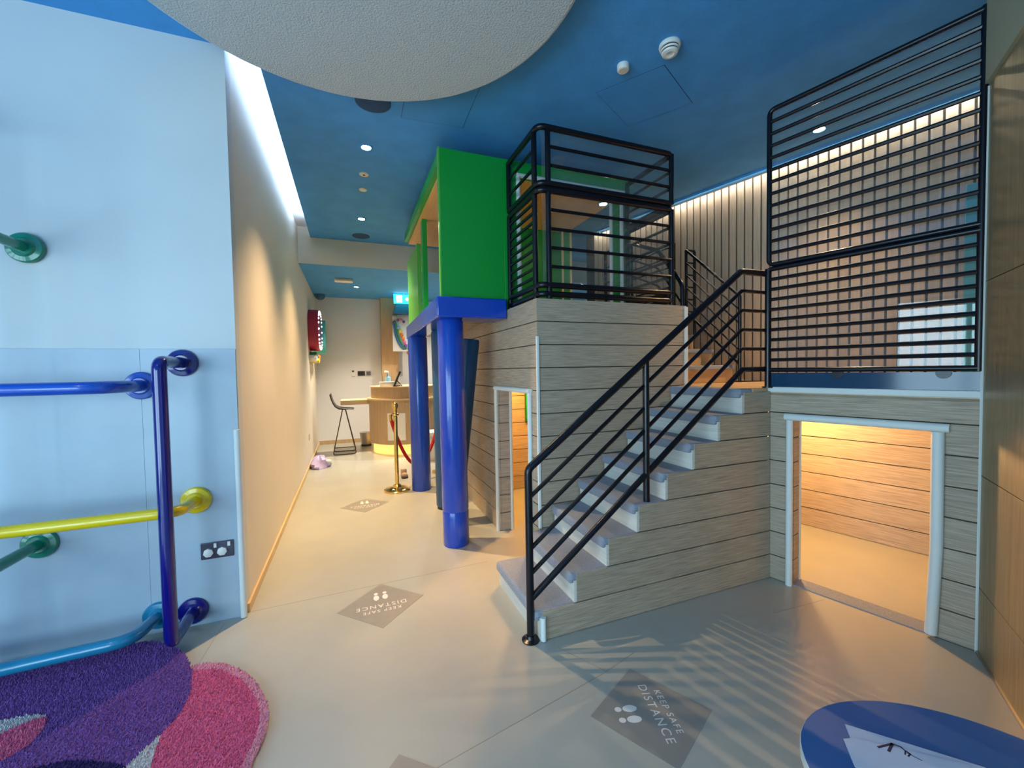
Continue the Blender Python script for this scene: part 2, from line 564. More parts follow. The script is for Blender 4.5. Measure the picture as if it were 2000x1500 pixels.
# window facade on the left
fx = WIN['x']
wf = MB()
wf.box(fx - 0.1, fx, -2.7, WIN['y0'], 0, CEIL).box(fx - 0.1, fx, WIN['y1'], 2.97, 0, CEIL)
wf.box(fx - 0.1, fx, WIN['y0'], WIN['y1'], 0, WIN['z0']).box(fx - 0.1, fx, WIN['y0'], WIN['y1'], WIN['z1'], CEIL)
struct(wf.build('wall_window', 'wall_white', smooth=False))
wn = struct(thing('window_1', None, None, (fx, WIN['y0'], WIN['z0'])))
ys = [WIN['y0'] + (WIN['y1'] - WIN['y0']) * i / 4 for i in range(5)]
for yv in ys:
    MB().box(fx - 0.07, fx + 0.02, yv - 0.03, yv + 0.03, WIN['z0'], WIN['z1']).build('mullion', 'frame_dark', wn)
for z in (WIN['z0'], WIN['z1']):
    MB().box(fx - 0.06, fx + 0.01, WIN['y0'], WIN['y1'], z - 0.03, z + 0.03).build('transom', 'frame_dark', wn)
for i in range(4):
    for z0, z1 in ((WIN['z0'], WIN['z1']),):
        MB().box(fx - 0.032, fx - 0.026, ys[i] + 0.03, ys[i + 1] - 0.03, z0 + 0.03, z1 - 0.03).build('pane', 'window_glass', wn, smooth=False)

# slatted wood wall behind the landing
MS = frame2(SL0, SLU)                      # local x towards +Y, local y = z x SLU
sgn = 1 if Vector((0, 0, 1)).cross(SLU).dot(-NI) > 0 else -1
ws = struct(MB(MS).box(-0.25, 4.1, -sgn * 0.10, -sgn * 0.03, 0.0, CEIL).build('wall_slatted', 'slat_back', smooth=False))
me_s = None
pitch = 0.081
ns = 51
for i in range(ns):
    x0 = -0.2 + i * pitch
    if me_s is None:
        o = MB(MS).box(x0, x0 + 0.065, *sorted((-sgn * 0.03, sgn * 0.002)), ZP, 3.43).build('slat', 'slat', ws, bevel=0.002)
        me_s = o
    else:
        q = me_s.copy()
        COL.objects.link(q)
        q.location = Vector(me_s.location) + SLU * (i * pitch)
# lower boarded part of that wall, in the den under the landing
wd = struct(MB(MS).box(-0.25, 3.0, *sorted((sgn * 0.10, -sgn * 0.03)), 0, ZP - 0.03).build('wall_den', 'groove', smooth=False))
planks(wd, MS, row_rects(-0.2, 2.9, 0, ZP - 0.03), sgn * 0.10, sgn * 0.116)
# inner end wall of the landing
ME = frame2(B, NI)
struct(MB(ME).box(-0.0, 1.55, -0.06, -0.005, 0, CEIL).build('wall_landing_end', 'wall_cream', smooth=False))
# slatted wall behind the cabin
wk = struct(MB().box(1.36, 3.5, 6.13, 6.2, 0, CEIL).build('wall_slatted_rear', 'slat_back', smooth=False))
ms2 = None
for i in range(29):
    if ms2 is None:
        ms2 = MB().box(1.37, 1.426, 6.10, 6.13, 0.0, 3.43).build('slat', 'slat', wk, bevel=0.002)
    else:
        q = ms2.copy(); COL.objects.link(q); q.location = Vector(ms2.location) + Vector((i * 0.0735, 0, 0))

# round textured raft hung under the ceiling
dk = thing('ceiling_raft', 'large round stippled pale grey panel hung under the blue ceiling', 'ceiling panel', (0, 1.93, 3.35))
MB().lathe([(1.105, 0), (1.112, 0.003), (1.115, 0.012), (1.115, 0.05)], (0, 1.93, 3.352), n=96).build('rim', 'disc_edge', dk)
MB().lathe([(1.100, 0), (1.104, 0.004)], (0, 1.93, 3.3485), n=96).build('stippled_face', 'stipple', dk)
MB().lathe([(0.5, 0), (0.5, 0.06)], (0, 1.93, 3.402), n=32).build('hanger', 'disc_edge', dk)

# ------------------------------------------------------------------ main staircase
RUN = 0.218
X1 = 0.915
YN, YF = 2.03, 2.70
st = thing('staircase', 'wood clad staircase with grey carpeted treads rising to the landing', 'stairs', (X1, YN, 0))
nose = [X1 + RUN * i for i in range(8)]
prof = []
for i in range(8):
    prof += [(nose[i] + 0.035, RI * i if i else 0), (nose[i] + 0.035, RI * (i + 1) - 0.03)]
core = [(2.724, 0)] + [(2.724, ZP - 0.054)] + prof[::-1]
MB().vprism(core, YN + 0.018, YF).build('core', 'groove', st, smooth=False)
for i in range(8):
    x0 = nose[i]; x1 = nose[i + 1] + 0.036 if i < 7 else x0 + 0.12
    z1 = RI * (i + 1)
    MB().box(x0, x1, YN + 0.004, YF, z1 - 0.040, z1).build('tread', 'carpet', st, bevel=0.012, seg=3)
    MB().box(x0 - 0.004, x0 + 0.030, YN + 0.012, YF - 0.004, z1 - 0.062, z1 - 0.004).build('carpet_nosing', 'carpet', st, bevel=0.013, seg=3)
    MB().box(nose[i] + 0.022, nose[i] + 0.036, YN + 0.006, YF, RI * i + 0.0, z1 - 0.042).build('riser', 'riser', st, smooth=False)
sw = MB().vprism([(2.724, 0)] + [(2.724, ZP - 0.03)] + [(x + 0.003, z - 0.004 if z > 0.01 else 0) for x, z in prof[::-1]], YN + 0.016, YN + 0.019).build('side_wall', 'groove', st, smooth=False)
for k in range(8):
    z0 = RI * k + GAP / 2; z1 = RI * (k + 1) - GAP / 2
    xl = nose[k] + 0.036
    xn = (nose[k + 1] + 0.036) if k < 7 else 2.60
    # board: full height except notch under this row's tread
    poly = [(xl, z0), (2.724, z0), (2.724, z1 - (0.0 if k < 7 else 0.02)), (xl, z1 - (0.0 if k < 7 else 0.02))]
    MB().vprism(poly, YN, YN + 0.016).build('plank', 'plank', sw, smooth=False)
bp = MB().tube([(0.953, YN - 0.004, 0.006), (0.953, YN - 0.004, 0.135)], 0.016, n=10)
setp(bp.build('corner_bumper', 'trim_white', st), 'white rubber bumper on the bottom corner')

# ------------------------------------------------------------------ landing with den underneath
ld = thing('landing', 'raised landing with a low square doorway framed in white foam trim', 'platform', (A.x, A.y, 0))
q = [(2.56, 2.03), (A.x, A.y), (B.x, B.y), tuple((SL0 - NI * 0.01).xy), tuple((SL0 + SLU * 1.5 - NI * 0.01).xy), (2.68, 3.02), (2.68, 2.72), (2.56, 2.72)]
MB().prism(q, ZP - 0.05, ZP).build('deck', 'landing_wood', ld, smooth=False)
HX0, HX1, HZ = 0.155, 0.845, 1.14
fwm = MB(MG).box(0, HX0, 0.016, 0.11, 0, ZP - 0.05).box(HX1, 1.004, 0.016, 0.11, 0, ZP - 0.05).box(HX0, HX1, 0.016, 0.11, HZ, ZP - 0.05)
fwo = fwm.build('front_wall', 'groove', ld, smooth=False)
planks(fwo, MG, row_rects(0.003, 1.0, 0, ZP - 0.03, [(HX0, HX1, 0, HZ)]), 0.0, 0.016)
# reveal boards inside the doorway
for k in range(7):
    z0, z1 = RI * k + GAP / 2, min(RI * (k + 1) - GAP / 2, HZ)
    MB(MG).box(HX0 - 0.004, HX0 + 0.004, 0.018, 0.11, z0, z1).build('plank', 'plank', fwo, smooth=False)
# foam trims: rounded bars
MB(MG).tube([(HX0 - 0.012, -0.016, 0.0), (HX0 - 0.012, -0.016, HZ - 0.01)], 0.021, n=10).build('foam_trim', 'trim_white', ld)
MB(MG).tube([(HX1 - 0.012, -0.018, 0.02), (HX1 + 0.004, -0.018, 0.5), (HX1 + 0.002, -0.018, HZ - 0.01)], 0.027, n=10).build('foam_trim', 'trim_white', ld)
MB(MG).tube([(HX0 - 0.04, -0.018, HZ + 0.012), (HX1 + 0.045, -0.018, HZ + 0.012)], 0.024, n=10).build('foam_trim', 'trim_white', ld)
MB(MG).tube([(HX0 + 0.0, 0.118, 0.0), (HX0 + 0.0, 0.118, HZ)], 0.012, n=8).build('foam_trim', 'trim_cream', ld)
MB(MG).box(HX0, HX1, 0.0, 0.13, 0.0, 0.006).build('threshold_carpet', 'carpet', ld, smooth=False)
MB(MG).box(0.0, 1.0, -0.006, 0.10, ZP - 0.03, ZP + 0.008).build('edge_trim', 'trim_white', ld, bevel=0.006)
MB(MG).box(0.0, 1.004, 0.012, 0.022, ZP + 0.008, ZP + 0.105).build('kick_plate', 'navy_plate', ld, smooth=False)
MB(MG).tube([(0.998, -0.004, 0), (0.998, -0.004, 2.86)], 0.006, n=6).build('corner_bead', 'trim_white', ld)

# ------------------------------------------------------------------ playhouse base
HX, HXR, HY = 1.262, 2.645, 2.72
ph = thing('playhouse', 'wood clad playhouse base with a small side doorway beside the staircase', 'playhouse', (HX, HY, 0))
DY0, DY1, DZ = 2.86, 3.60, 1.325
MH = Matrix(((0, 1, 0, HX), (1, 0, 0, 0), (0, 0, 1, 0), (0, 0, 0, 1)))   # local x -> world Y, local y -> world X (outwards is -y)
sdm = MB(MH).box(HY + 0.02, DY0, 0.016, 0.11, 0, ZD - 0.02).box(DY1, 5.9, 0.016, 0.11, 0, ZD - 0.02).box(DY0, DY1, 0.016, 0.11, DZ, ZD - 0.02)
sd = sdm.build('side_wall', 'groove', ph, smooth=False)
planks(sd, MH, row_rects(HY + 0.0165, 5.9, 0, ZD, [(DY0, DY1, 0, DZ)]), 0.0, 0.016)
for k in range(8):
    z0, z1 = RI * k + GAP / 2, min(RI * (k + 1) - GAP / 2, DZ)
    MB(MH).box(DY1 - 0.004, DY1 + 0.004, 0.018, 0.115, z0, z1).build('plank', 'plank', sd, smooth=False)
fr = MB().box(HX + 0.02, HXR, HY + 0.016, HY + 0.10, 0, ZD - 0.02).build('front_wall', 'groove', ph, smooth=False)
planks(fr, None, row_rects(HX, HXR, 0, ZD), HY, HY + 0.016)
rg = MB().box(HXR - 0.09, HXR, HY + 0.02, 5.9, 0, ZD - 0.02).build('right_wall', 'plank', ph, smooth=False)
bk = MB().box(HX + 0.12, HXR - 0.09, 4.80, 4.88, 0, ZD - 0.03).build('inner_wall', 'groove', ph, smooth=False)
planks(bk, None, row_rects(HX + 0.13, HXR - 0.1, 0, ZD - 0.04), 4.784, 4.80)
MB().box(HX + 0.0165, HXR, HY + 0.0165, 5.9, ZD - 0.02, ZD - 0.003).build('deck', 'landing_wood', ph, smooth=False)
MB().box(HX + 0.1, HXR, HY + 0.1, 5.9, ZD - 0.09, ZD - 0.022).build('den_ceiling', 'wall_cream', ph, smooth=False)
# trims round the side doorway
tw = 0.02
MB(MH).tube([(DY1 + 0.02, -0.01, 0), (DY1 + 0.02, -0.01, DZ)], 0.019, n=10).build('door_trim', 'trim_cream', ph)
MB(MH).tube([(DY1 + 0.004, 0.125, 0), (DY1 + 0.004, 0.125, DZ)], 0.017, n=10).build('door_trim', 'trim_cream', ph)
MB(MH).tube([(DY0 - 0.012, -0.01, 0), (DY0 - 0.012, -0.01, DZ)], 0.019, n=10).build('door_trim', 'trim_white', ph)
MB(MH).tube([(DY0 - 0.03, -0.01, DZ + 0.012), (DY1 + 0.04, -0.01, DZ + 0.012)], 0.021, n=10).build('door_trim', 'trim_white', ph)
MB().box(HX - 0.007, HX + 0.014, HY - 0.008, HY + 0.013, RI * 2, 1.74).build('corner_trim', 'trim_white', ph, bevel=0.004)
MB().box(HXR - 0.022, HXR + 0.012, HY - 0.008, HY + 0.02, ZP - 0.05, ZD - 0.012).build('corner_trim', 'trim_white', ph, bevel=0.004)
gp = MB().box(2.035, 2.15, 4.74, 4.784, 0.86, 1.42).build('green_panel', 'green', ph)

# upper stair from the landing to the deck
us = thing('upper_stair', 'short flight of carpeted steps climbing from the landing towards the cabin deck', 'stairs', (2.7, 3.0, ZP))
for i in range(4):
    y0 = 3.0 + 0.25 * i; z1 = ZP + RI * (i + 1)
    MB().box(2.668, 3.53, y0, y0 + (0.29 if i < 3 else 1.9), z1 - 0.045, z1).build('tread', 'carpet', us, bevel=0.01)
    MB().box(2.668, 3.53, y0 + 0.03, y0 + 0.05, z1 - RI, z1 - 0.045).build('riser', 'landing_wood', us, smooth=False)
    MB().box(3.51, 3.53, y0 + 0.05, y0 + 0.30, ZP, z1 - 0.045).build('stringer', 'plank', us, smooth=False)

# ------------------------------------------------------------------ railings
RB = 0.0125


def bar(p, q, parent, r=RB, n=8, name='bar'):
    return MB().tube([p, q], r, n=n).build(name, 'black_metal', parent)


# stair railing on the near side of the staircase
yr = 2.065
sr = thing('stair_railing', 'black tubular metal railing sloping up the near side of the staircase', 'railing', (0.9, yr, 0))
MB().tube([(0.893, yr, 0.0), (0.893, yr, 0.955), (2.486, yr, 2.140), (2.715, yr + 0.0, 2.140)], 0.0215, n=12, fil=0.05).build('handrail', 'black_metal', sr)
zl = [0.800, 0.655, 0.512, 0.372]
for i, z in enumerate(zl):
    zt = z + 0.777 * (2.49 - 0.9)
    zt = 2.14 - (i + 1) * 0.131
    MB().tube([(0.9, yr, z), (2.492, yr, zt), (2.715, yr, zt)], 0.0125, n=8, fil=0.02).build('rail', 'black_metal', sr)
MB().tube([(0.9, yr, 0.232), (2.498, yr, 1.475), (2.715, yr, 1.475)], 0.019, n=10, fil=0.02).build('rail', 'black_metal', sr)
bar((1.688, yr, RI * 4), (1.688, yr, 1.545), sr, 0.0205, 12, 'post')
MB().lathe([(0.05, 0), (0.05, 0.006), (0.03, 0.014), (0.024, 0.03)], (0.893, yr, 0), n=24).build('base_flange', 'black_metal', sr)


def panel_rail(name, label, M, x0, x1, z0, z1, nbar, loc, r=0.016, rb=RB, fil=0.04, posts=False, acr=None, sharp_right=False):
    t = thing(name, label, 'railing', loc, 'black barred guard panels')
    if sharp_right:
        MB(M).tube([(x1, 0, z1), (x0, 0, z1), (x0, 0, z0), (x1, 0, z0)], r, n=10, fil=fil).build('frame', 'black_metal', t)
        MB(M).tube([(x1, 0, z0 - r), (x1, 0, z1 + r)], r, n=10).build('frame', 'black_metal', t)
    else:
        MB(M).tube([(x0, 0, z0), (x1, 0, z0), (x1, 0, z1), (x0, 0, z1)], r, n=10, fil=fil, closed=True).build('frame', 'black_metal', t)
    for i in range(nbar):
        z = z0 + (z1 - z0) * (i + 1) / (nbar + 1)
        MB(M).tube([(x0, 0, z), (x1, 0, z)], rb, n=8).build('bar', 'black_metal', t)
    if acr is not None:
        MB(M).box(x0 + 0.005, x1 - 0.005, acr, acr + 0.004, z0, z1).build('acrylic_sheet', 'acrylic', t, smooth=False)
    return t


MGR = MG
panel_rail('guard_panel', 'upper black barred guard panel beside the bronze wall, rounded at its left corners', MGR, 0.005, 0.985, 2.195, 3.245, 12, (A.x, A.y, 2.19), acr=0.03, sharp_right=True)
panel_rail('guard_panel', 'lower black barred guard panel above the low square doorway', MGR, 0.005, 0.985, ZP + 0.125, 2.165, 9, (A.x, A.y, ZP), acr=0.03, fil=0.012, sharp_right=True)
t = thing('gate_post', 'black metal post where the stair railing meets the barred guard panels', 'post', (A.x, A.y, ZP))
MB(MG).tube([(0.0, 0.0, ZP), (0.0, 0.0, 2.17)], 0.02, n=12).build('tube', 'black_metal', t)
MB(MG).lathe([(0.035, 0), (0.035, 0.01)], (0, 0, ZP + 0.0), n=16).build('foot', 'black_metal', t)
# clips under the lower frame
for u_ in (0.40, 0.86):
    MB(MG).lathe([(0.03, 0), (0.03, 0.012)], (u_, -0.002, ZP + 0.10), axis=(0, 1, 0), n=16).build('clip', 'black_metal', t)

# deck railing of the playhouse: front run with rounded corner, left and right runs, in two tiers
DX0, DX1, DYF, DYB = 1.30, 2.515, 2.735, 3.33
for tier, (z0, z1, nf, nl, lab) in enumerate(((2.845, 3.245, 2, 2, 'upper tier of the black box railing on the playhouse deck, close to the ceiling'),
                                              (2.115, 2.797, 4, 9, 'lower tier of the black box railing on the playhouse deck'))):
    t = thing('deck_railing', lab, 'railing', (DX0, DYF, ZD), 'deck railing tiers')
    r = 0.0225
    loop = [(DX0, DYB, 0), (DX0, DYF, 0), (DX1, DYF, 0), (DX1, DYB, 0)]
    for zz in (z0, z1) + ((2.05,) if tier else ()):
        MB().tube([(x_, y_, zz) for x_, y_, _ in loop], r, n=10, fil=0.06).build('rail', 'black_metal', t)
    for px, py in ((DX0, DYB), (DX0, DYF + 0.075), (DX0 + 0.075, DYF), (DX1 - 0.005, DYF + 0.005), (DX1, DYB)):
        bar((px, py, ZD if tier else z0), (px, py, z1), t, 0.0205, 10, 'post')
    for i in range(nf):
        z = z0 + (z1 - z0) * (i + 1) / (nf + 1)
        bar((DX0 + 0.07, DYF, z), (DX1, DYF, z), t)
        bar((DX1, DYF, z), (DX1, DYB, z), t)
    for i in range(nl):
        z = z0 + (z1 - z0) * (i + 1) / (nl + 1)
        bar((DX0, DYF + 0.07, z), (DX0, DYB, z), t)
    MB().box(DX0 + 0.04, DX1 - 0.03, DYF + 0.030, DYF + 0.034, z0, z1).build('acrylic_sheet', 'acrylic', t, smooth=False)

# railing of the upper stair, far side (next to the slats)
ur = thing('upper_stair_railing', 'black sloping railing of the upper stair against the slatted wall', 'railing', (3.5, 2.9, ZP))
bar((3.5, 2.92, ZP), (3.5, 2.92, 2.17), ur, 0.016, 10, 'post')
bar((3.5, 3.60, ZP + 3 * RI), (3.5, 3.60, 2.79), ur, 0.016, 10, 'post')
bar((3.62, 3.60, ZP + 3 * RI), (3.62, 3.60, 2.78), ur, 0.016, 10, 'post')
for i in range(6):
    z = 2.17 - i * 0.13
    z2 = 2.79 - i * 0.135
    MB().tube([(3.5, 2.92, z), (3.5, 3.60, z2)], 0.015 if i in (0, 5) else 0.009, n=8).build('rail', 'black_metal', ur)
    MB().tube([(3.5, 3.60, z2), (3.62, 3.60, z2)], 0.012 if i == 0 else 0.009, n=8).build('rail', 'black_metal', ur)
# near side handrail of the upper stair, along the playhouse
un = thing('curved_handrail', 'black curved handrail running down the playhouse corner to the landing', 'handrail', (2.63, 2.76, ZD))
MB().tube([(2.63, 2.745, ZD), (2.63, 2.75, 2.20), (2.64, 3.05, 2.56), (2.65, 3.45, 2.74), (2.65, 3.9, 2.76)], 0.018, n=10, fil=0.14).build('rail', 'black_metal', un)
for dz in (0.16, 0.32):
    MB().tube([(2.63, 2.755, 2.20 - dz), (2.64, 3.05, 2.56 - dz), (2.65, 3.45, 2.74 - dz), (2.65, 3.9, 2.76 - dz)], 0.009, n=8, fil=0.1).build('bar', 'black_metal', un)
for yy in (3.45, 3.9):
    bar((2.65, yy, ZD), (2.65, yy, 2.75), un, 0.016, 10, 'post')

# ------------------------------------------------------------------ green cabin on the deck
CY = 3.36
gc = thing('cabin', 'bright green playhouse cabin with open sides standing on the deck', 'cabin', (0.70, CY, ZD))
OX0, OX1, OZ0, OZ1 = 1.385, 2.47, ZD + 0.0, 3.165
g = MB().box(0.715, 1.2625, CY, CY + 0.04, 2.102, 3.30).box(1.2625, OX0, CY, CY + 0.04, ZD, 3.30).box(OX1, 2.575, CY, CY + 0.04, ZD, 3.30).box(OX0, OX1, CY, CY + 0.04, OZ1, 3.30)
g.build('front_panel', 'green', gc, bevel=0.002)
MB().box(0.705, 0.716, CY - 0.001, CY + 0.043, 2.102, 3.302).build('edge_band', 'green_side', gc)
MB().prism([(0.72, CY + 0.04), (2.575, CY + 0.04), (2.575, 4.62), (1.4, 4.62), (1.4, 5.62), (0.72, 5.62)], 3.225, 3.30).build('roof', 'green', gc, smooth=False)
MB().box(0.716, 0.76, CY + 0.04, 5.62, 3.20, 3.30).build('roof_fascia', 'green', gc)
MB().prism([(0.762, CY + 0.045), (2.52, CY + 0.045), (2.52, 4.60), (1.38, 4.60), (1.38, 5.6), (0.762, 5.6)], 3.17, 3.225).build('soffit', 'soffit', gc, smooth=False)
for (px, py, sx, sy) in ((0.78, 4.62, 0.05, 0.10), (2.43, 4.46, 0.09, 0.10)):
    MB().box(px, px + sx, py, py + sy, 2.102 if px < 1 else ZD, 3.17).build('post', 'green', gc, bevel=0.002)
for dx in (-0.022, 0.090):
    MB().box(2.43 + dx, 2.43 + dx + 0.022, 4.445, 4.46, ZD, 3.17).build('post_trim', 'trim_yellow', gc)
MB().box(0.745, 0.79, 4.80, 5.62, 2.102, 2.95).build('side_panel', 'green_side', gc, bevel=0.002)
MB().box(1.4, 2.43, 4.54, 4.58, ZD, 3.17).build('rear_panel', 'green', gc)
# foam trims round the front opening
MB().tube([(OX0 + 0.01, CY - 0.012, ZD), (OX0 + 0.01, CY - 0.012, OZ1)], 0.019, n=10).build('foam_trim', 'trim_white', gc)
MB().tube([(OX0 - 0.0, CY - 0.012, OZ1 + 0.01), (OX1 + 0.02, CY - 0.012, OZ1 + 0.01)], 0.02, n=10).build('foam_trim', 'trim_white', gc)
MB().tube([(OX1 - 0.008, CY - 0.012, ZD), (OX1 - 0.008, CY - 0.012, OZ1)], 0.019, n=10).build('foam_trim', 'trim_white', gc)
MB().tube([(OX1 - 0.095, CY + 0.035, ZD), (OX1 - 0.095, CY + 0.035, OZ1)], 0.017, n=10).build('foam_trim', 'trim_white', gc)
MB().box(OX1 - 0.085, OX1, CY + 0.02, CY + 0.05, ZD, OZ1).build('jamb', 'green', gc)
# bars across the back of the cabin
br = thing('rear_railing', 'dark horizontal bar railing on the deck behind the green cabin', 'railing', (3.5, 3.8, ZD))
for i in range(8):
    z = ZD + 0.07 + i * 0.115
    bar((3.5, 3.78, z), (3.5, 5.4, z), br, 0.010)
for y_ in (3.78, 4.6, 5.4):
    bar((3.5, y_, ZD), (3.5, y_, ZD + 0.90), br, 0.014, 8, 'post')

tc = MB(MS).box(0.02, 0.235, *sorted((sgn * 0.02, sgn * 0.06)), ZP + 0.002, 2.80).build('teal_board', 'teal_panel', bevel=0.006)
setp(tc, 'tall teal board at the right end of the slatted wall behind the barred panels', 'board')

# ------------------------------------------------------------------ blue padded ledge and columns
lg = thing('padded_ledge', 'glossy blue padded ledge under the green cabin', 'ledge', (0.66, 3.3, 1.93))
poly = [(0.66, 3.30), (1.255, 3.30), (1.255, 3.62), (0.90, 3.62), (0.90, 5.72), (0.72, 5.72)]
MB().prism(poly, 1.935, 2.10).build('pad', 'blue_pad', lg, bevel=0.012, seg=3)
MB().box(0.90, 1.255, 3.62, 5.7, 1.97, 2.0).build('underside_board', 'plank', lg)


def column(label, path, r, mt, seam=None, foot=False):
    t = thing('padded_column', label, 'column', path[0], 'blue padded columns under the cabin')
    a = Vector(path[0]); b = Vector(path[1]); L = (b - a).length; ax = (b - a) / L
    pr = [(r * 0.94, 0.0), (r, 0.012)]
    if seam:
        pr += [(r, seam - 0.012), (r * 0.955, seam), (r * 1.01, seam + 0.014)]
    pr += [(r * 1.0, L * 0.6), (r * 0.985, L - 0.02), (r * 0.9, L)]
    if foot:
        MB().lathe([(r * 0.9, 0), (r * 0.9, 0.03)], a, ax, n=24).build('foot', 'dark', t)
        MB().lathe([(x_, h_ + 0.03 if i_ < 2 else h_) for i_, (x_, h_) in enumerate(pr)], a, ax, n=36).build('sleeve', mt, t)
    else:
        MB().lathe(pr, a, ax, n=36).build('sleeve', mt, t)
    return t


column('thick glossy blue padded column nearest the camera under the ledge corner', [(0.822, 3.495, 0.0), (0.806, 3.495, 1.935)], 0.112, 'blue_pad', seam=0.30)
column('blue padded column farther down the corridor beside the gold rope post', [(0.808, 5.30, 0.0), (0.80, 5.30, 1.935)], 0.12, 'blue_pad')
column('padded column, shade put into its dark teal colour, half hidden behind the nearest blue column', [(0.945, 4.47, 0.0), (0.925, 4.47, 1.935)], 0.105, 'shaded_teal_pad', foot=True)
column('dark teal padded column leaning behind the nearest blue column, foot hidden', [(0.90, 3.95, 0.0), (1.09, 3.86, 1.80)], 0.085, 'shaded_teal_pad')

# ------------------------------------------------------------------ climbing bars on the left wall
YW = 2.962


def flange(c, mt, parent, r=0.078):
    MB().lathe([(r, 0), (r, 0.012), (r * 0.92, 0.02), (0.05, 0.024), (0.042, 0.036)], c, axis=(0, -1, 0), n=32).build('wall_flange', mt, parent)


def climb(label, mt, path, fl, r=0.032, fil=0.07):
    t = thing('climbing_bar', label, 'climbing bar', fl[0], 'painted climbing bars on the left wall')
    MB().tube(path, r, n=14, fil=fil).build('bar', mt, t)
    for c in fl: flange(c, mt, t)
    return t


YB = 2.635
climb('dark navy vertical climbing bar standing out from the wall, bent back at both ends', 'bar_navy',
      [(-0.911, YW, 1.573), (-0.911, YB, 1.573), (-0.911, YB, 0.095), (-0.911, YW, 0.095)], [(-0.911, YW, 1.573), (-0.911, YW, 0.095)], fil=0.05)
climb('bright blue horizontal climbing bar at mid height, left of the navy bar', 'bar_blue',
      [(-1.107, YW, 1.446), (-1.107, YB + 0.02, 1.446), (-2.4, YB + 0.02, 1.446), (-2.4, YW, 1.446)], [(-1.107, YW, 1.446), (-2.4, YW, 1.446)], fil=0.16)
climb('yellow horizontal climbing bar crossing behind the navy bar', 'bar_yellow',
      [(-0.873, YW, 0.758), (-0.873, 2.70, 0.77), (-2.4, 2.66, 0.775), (-2.4, YW, 0.775)], [(-0.873, YW, 0.758), (-2.4, YW, 0.775)], r=0.03, fil=0.09)
climb('teal blue climbing bar just above the rug', 'bar_teal',
      [(-1.075, YW, 0.108), (-1.10, 2.70, 0.125), (-2.4, 2.66, 0.10), (-2.4, YW, 0.10)], [(-1.075, YW, 0.108), (-2.4, YW, 0.10)], fil=0.10)
climb('green climbing bar with round wall plate high on the wall', 'bar_green',
      [(-1.561, YW, 2.18), (-1.561, 2.30, 2.18), (-2.6, 2.30, 2.18), (-2.6, YW, 2.18)], [(-1.561, YW, 2.18), (-2.6, YW, 2.18)], r=0.026)
climb('green climbing bar with round wall plate below the yellow bar', 'bar_green',
      [(-1.569, YW, 0.616), (-1.569, 2.30, 0.616), (-2.6, 2.30, 0.616), (-2.6, YW, 0.616)], [(-1.569, YW, 0.616), (-2.6, YW, 0.616)], r=0.028)

climb('navy vertical climbing bar at the left end of the climbing wall', 'bar_navy',
      [(-2.25, YW, 2.75), (-2.25, 2.56, 2.75), (-1.70, 2.56, 2.75), (-1.70, 2.56, 0.22), (-2.25, 2.56, 0.22), (-2.25, YW, 0.22)], [(-2.25, YW, 2.75), (-2.25, YW, 0.22)], fil=0.05)

# double socket
sk = thing('wall_socket', 'double wall socket with white plug covers by the corner bumper', 'socket', (-0.78, YW, 0.44))
MB().box(-0.862, -0.694, YW - 0.008, YW, 0.392, 0.492).build('plate', 'socket_plate', sk, bevel=0.003)
for cx in (-0.822, -0.752):
    MB().lathe([(0.026, 0), (0.026, 0.012), (0.02, 0.016)], (cx, YW - 0.008, 0.433), axis=(0, -1, 0), n=7).build('plug_cover', 'plastic_white', sk)
    MB().box(cx + 0.028, cx + 0.042, YW - 0.014, YW - 0.008, 0.46, 0.485).build('switch', 'plastic_white', sk)
# corner bumper of the left wall
cb = MB().tube([(-0.652, YW - 0.012, 0.004), (-0.652, YW - 0.012, 1.165)], 0.018, n=12).build('corner_bumper', 'trim_white')
setp(cb, 'long white foam bumper on the lower corner of the left wall', 'bumper')

# ------------------------------------------------------------------ rug
rug = thing('rug', 'tufted rug with overlapping purple and pink petal shapes below the climbing bars', 'rug', (-1.0, 2.4, 0))


def smoothpoly(pts, k=4):
    n = len(pts); out = []
    for i in range(n):
        p0, p1, p2, p3 = (Vector(pts[(i + j - 1) % n]) for j in range(4))
        for a in range(k):
            t_ = a / k
            out.append(tuple(0.5 * ((2 * p1) + (p2 - p0) * t_ + (2 * p0 - 5 * p1 + 4 * p2 - p3) * t_ * t_ + (3 * p1 - p0 - 3 * p2 + p3) * t_ ** 3)))
    return out


purple = smoothpoly([(-2.3, 2.87), (-1.75, 2.885), (-1.4, 2.875), (-1.16, 2.866), (-1.035, 2.825), (-0.90, 2.70), (-0.80, 2.527), (-0.746, 2.356), (-0.732, 2.22), (-0.763, 2.091), (-0.815, 1.945), (-0.88, 1.75), (-1.1, 1.45), (-1.6, 1.3), (-2.3, 1.4)])
pinkp = smoothpoly([(-0.86, 2.50), (-0.793, 2.525), (-0.72, 2.515), (-0.639, 2.479), (-0.496, 2.323), (-0.391, 2.109), (-0.367, 1.955), (-0.385, 1.836), (-0.42, 1.70), (-0.6, 1.5), (-0.86, 1.5), (-0.95, 1.9)])
MB().prism(pinkp, 0.0, 0.018).build('pink_petal_border', 'rug_palepink', rug, bevel=0.006)
cxp = sum(p[0] for p in pinkp) / len(pinkp); cyp = sum(p[1] for p in pinkp) / len(pinkp)
pinki = [(cxp + (x_ - cxp) * 0.90 - 0.008, cyp + (y_ - cyp) * 0.91 - 0.012) for x_, y_ in pinkp]
MB().prism(pinki, 0.004, 0.0195).build('pink_petal', 'rug_pink', rug, bevel=0.002)
MB().prism(purple, 0.0, 0.021).build('purple_petal', 'rug_purple', rug, bevel=0.006)
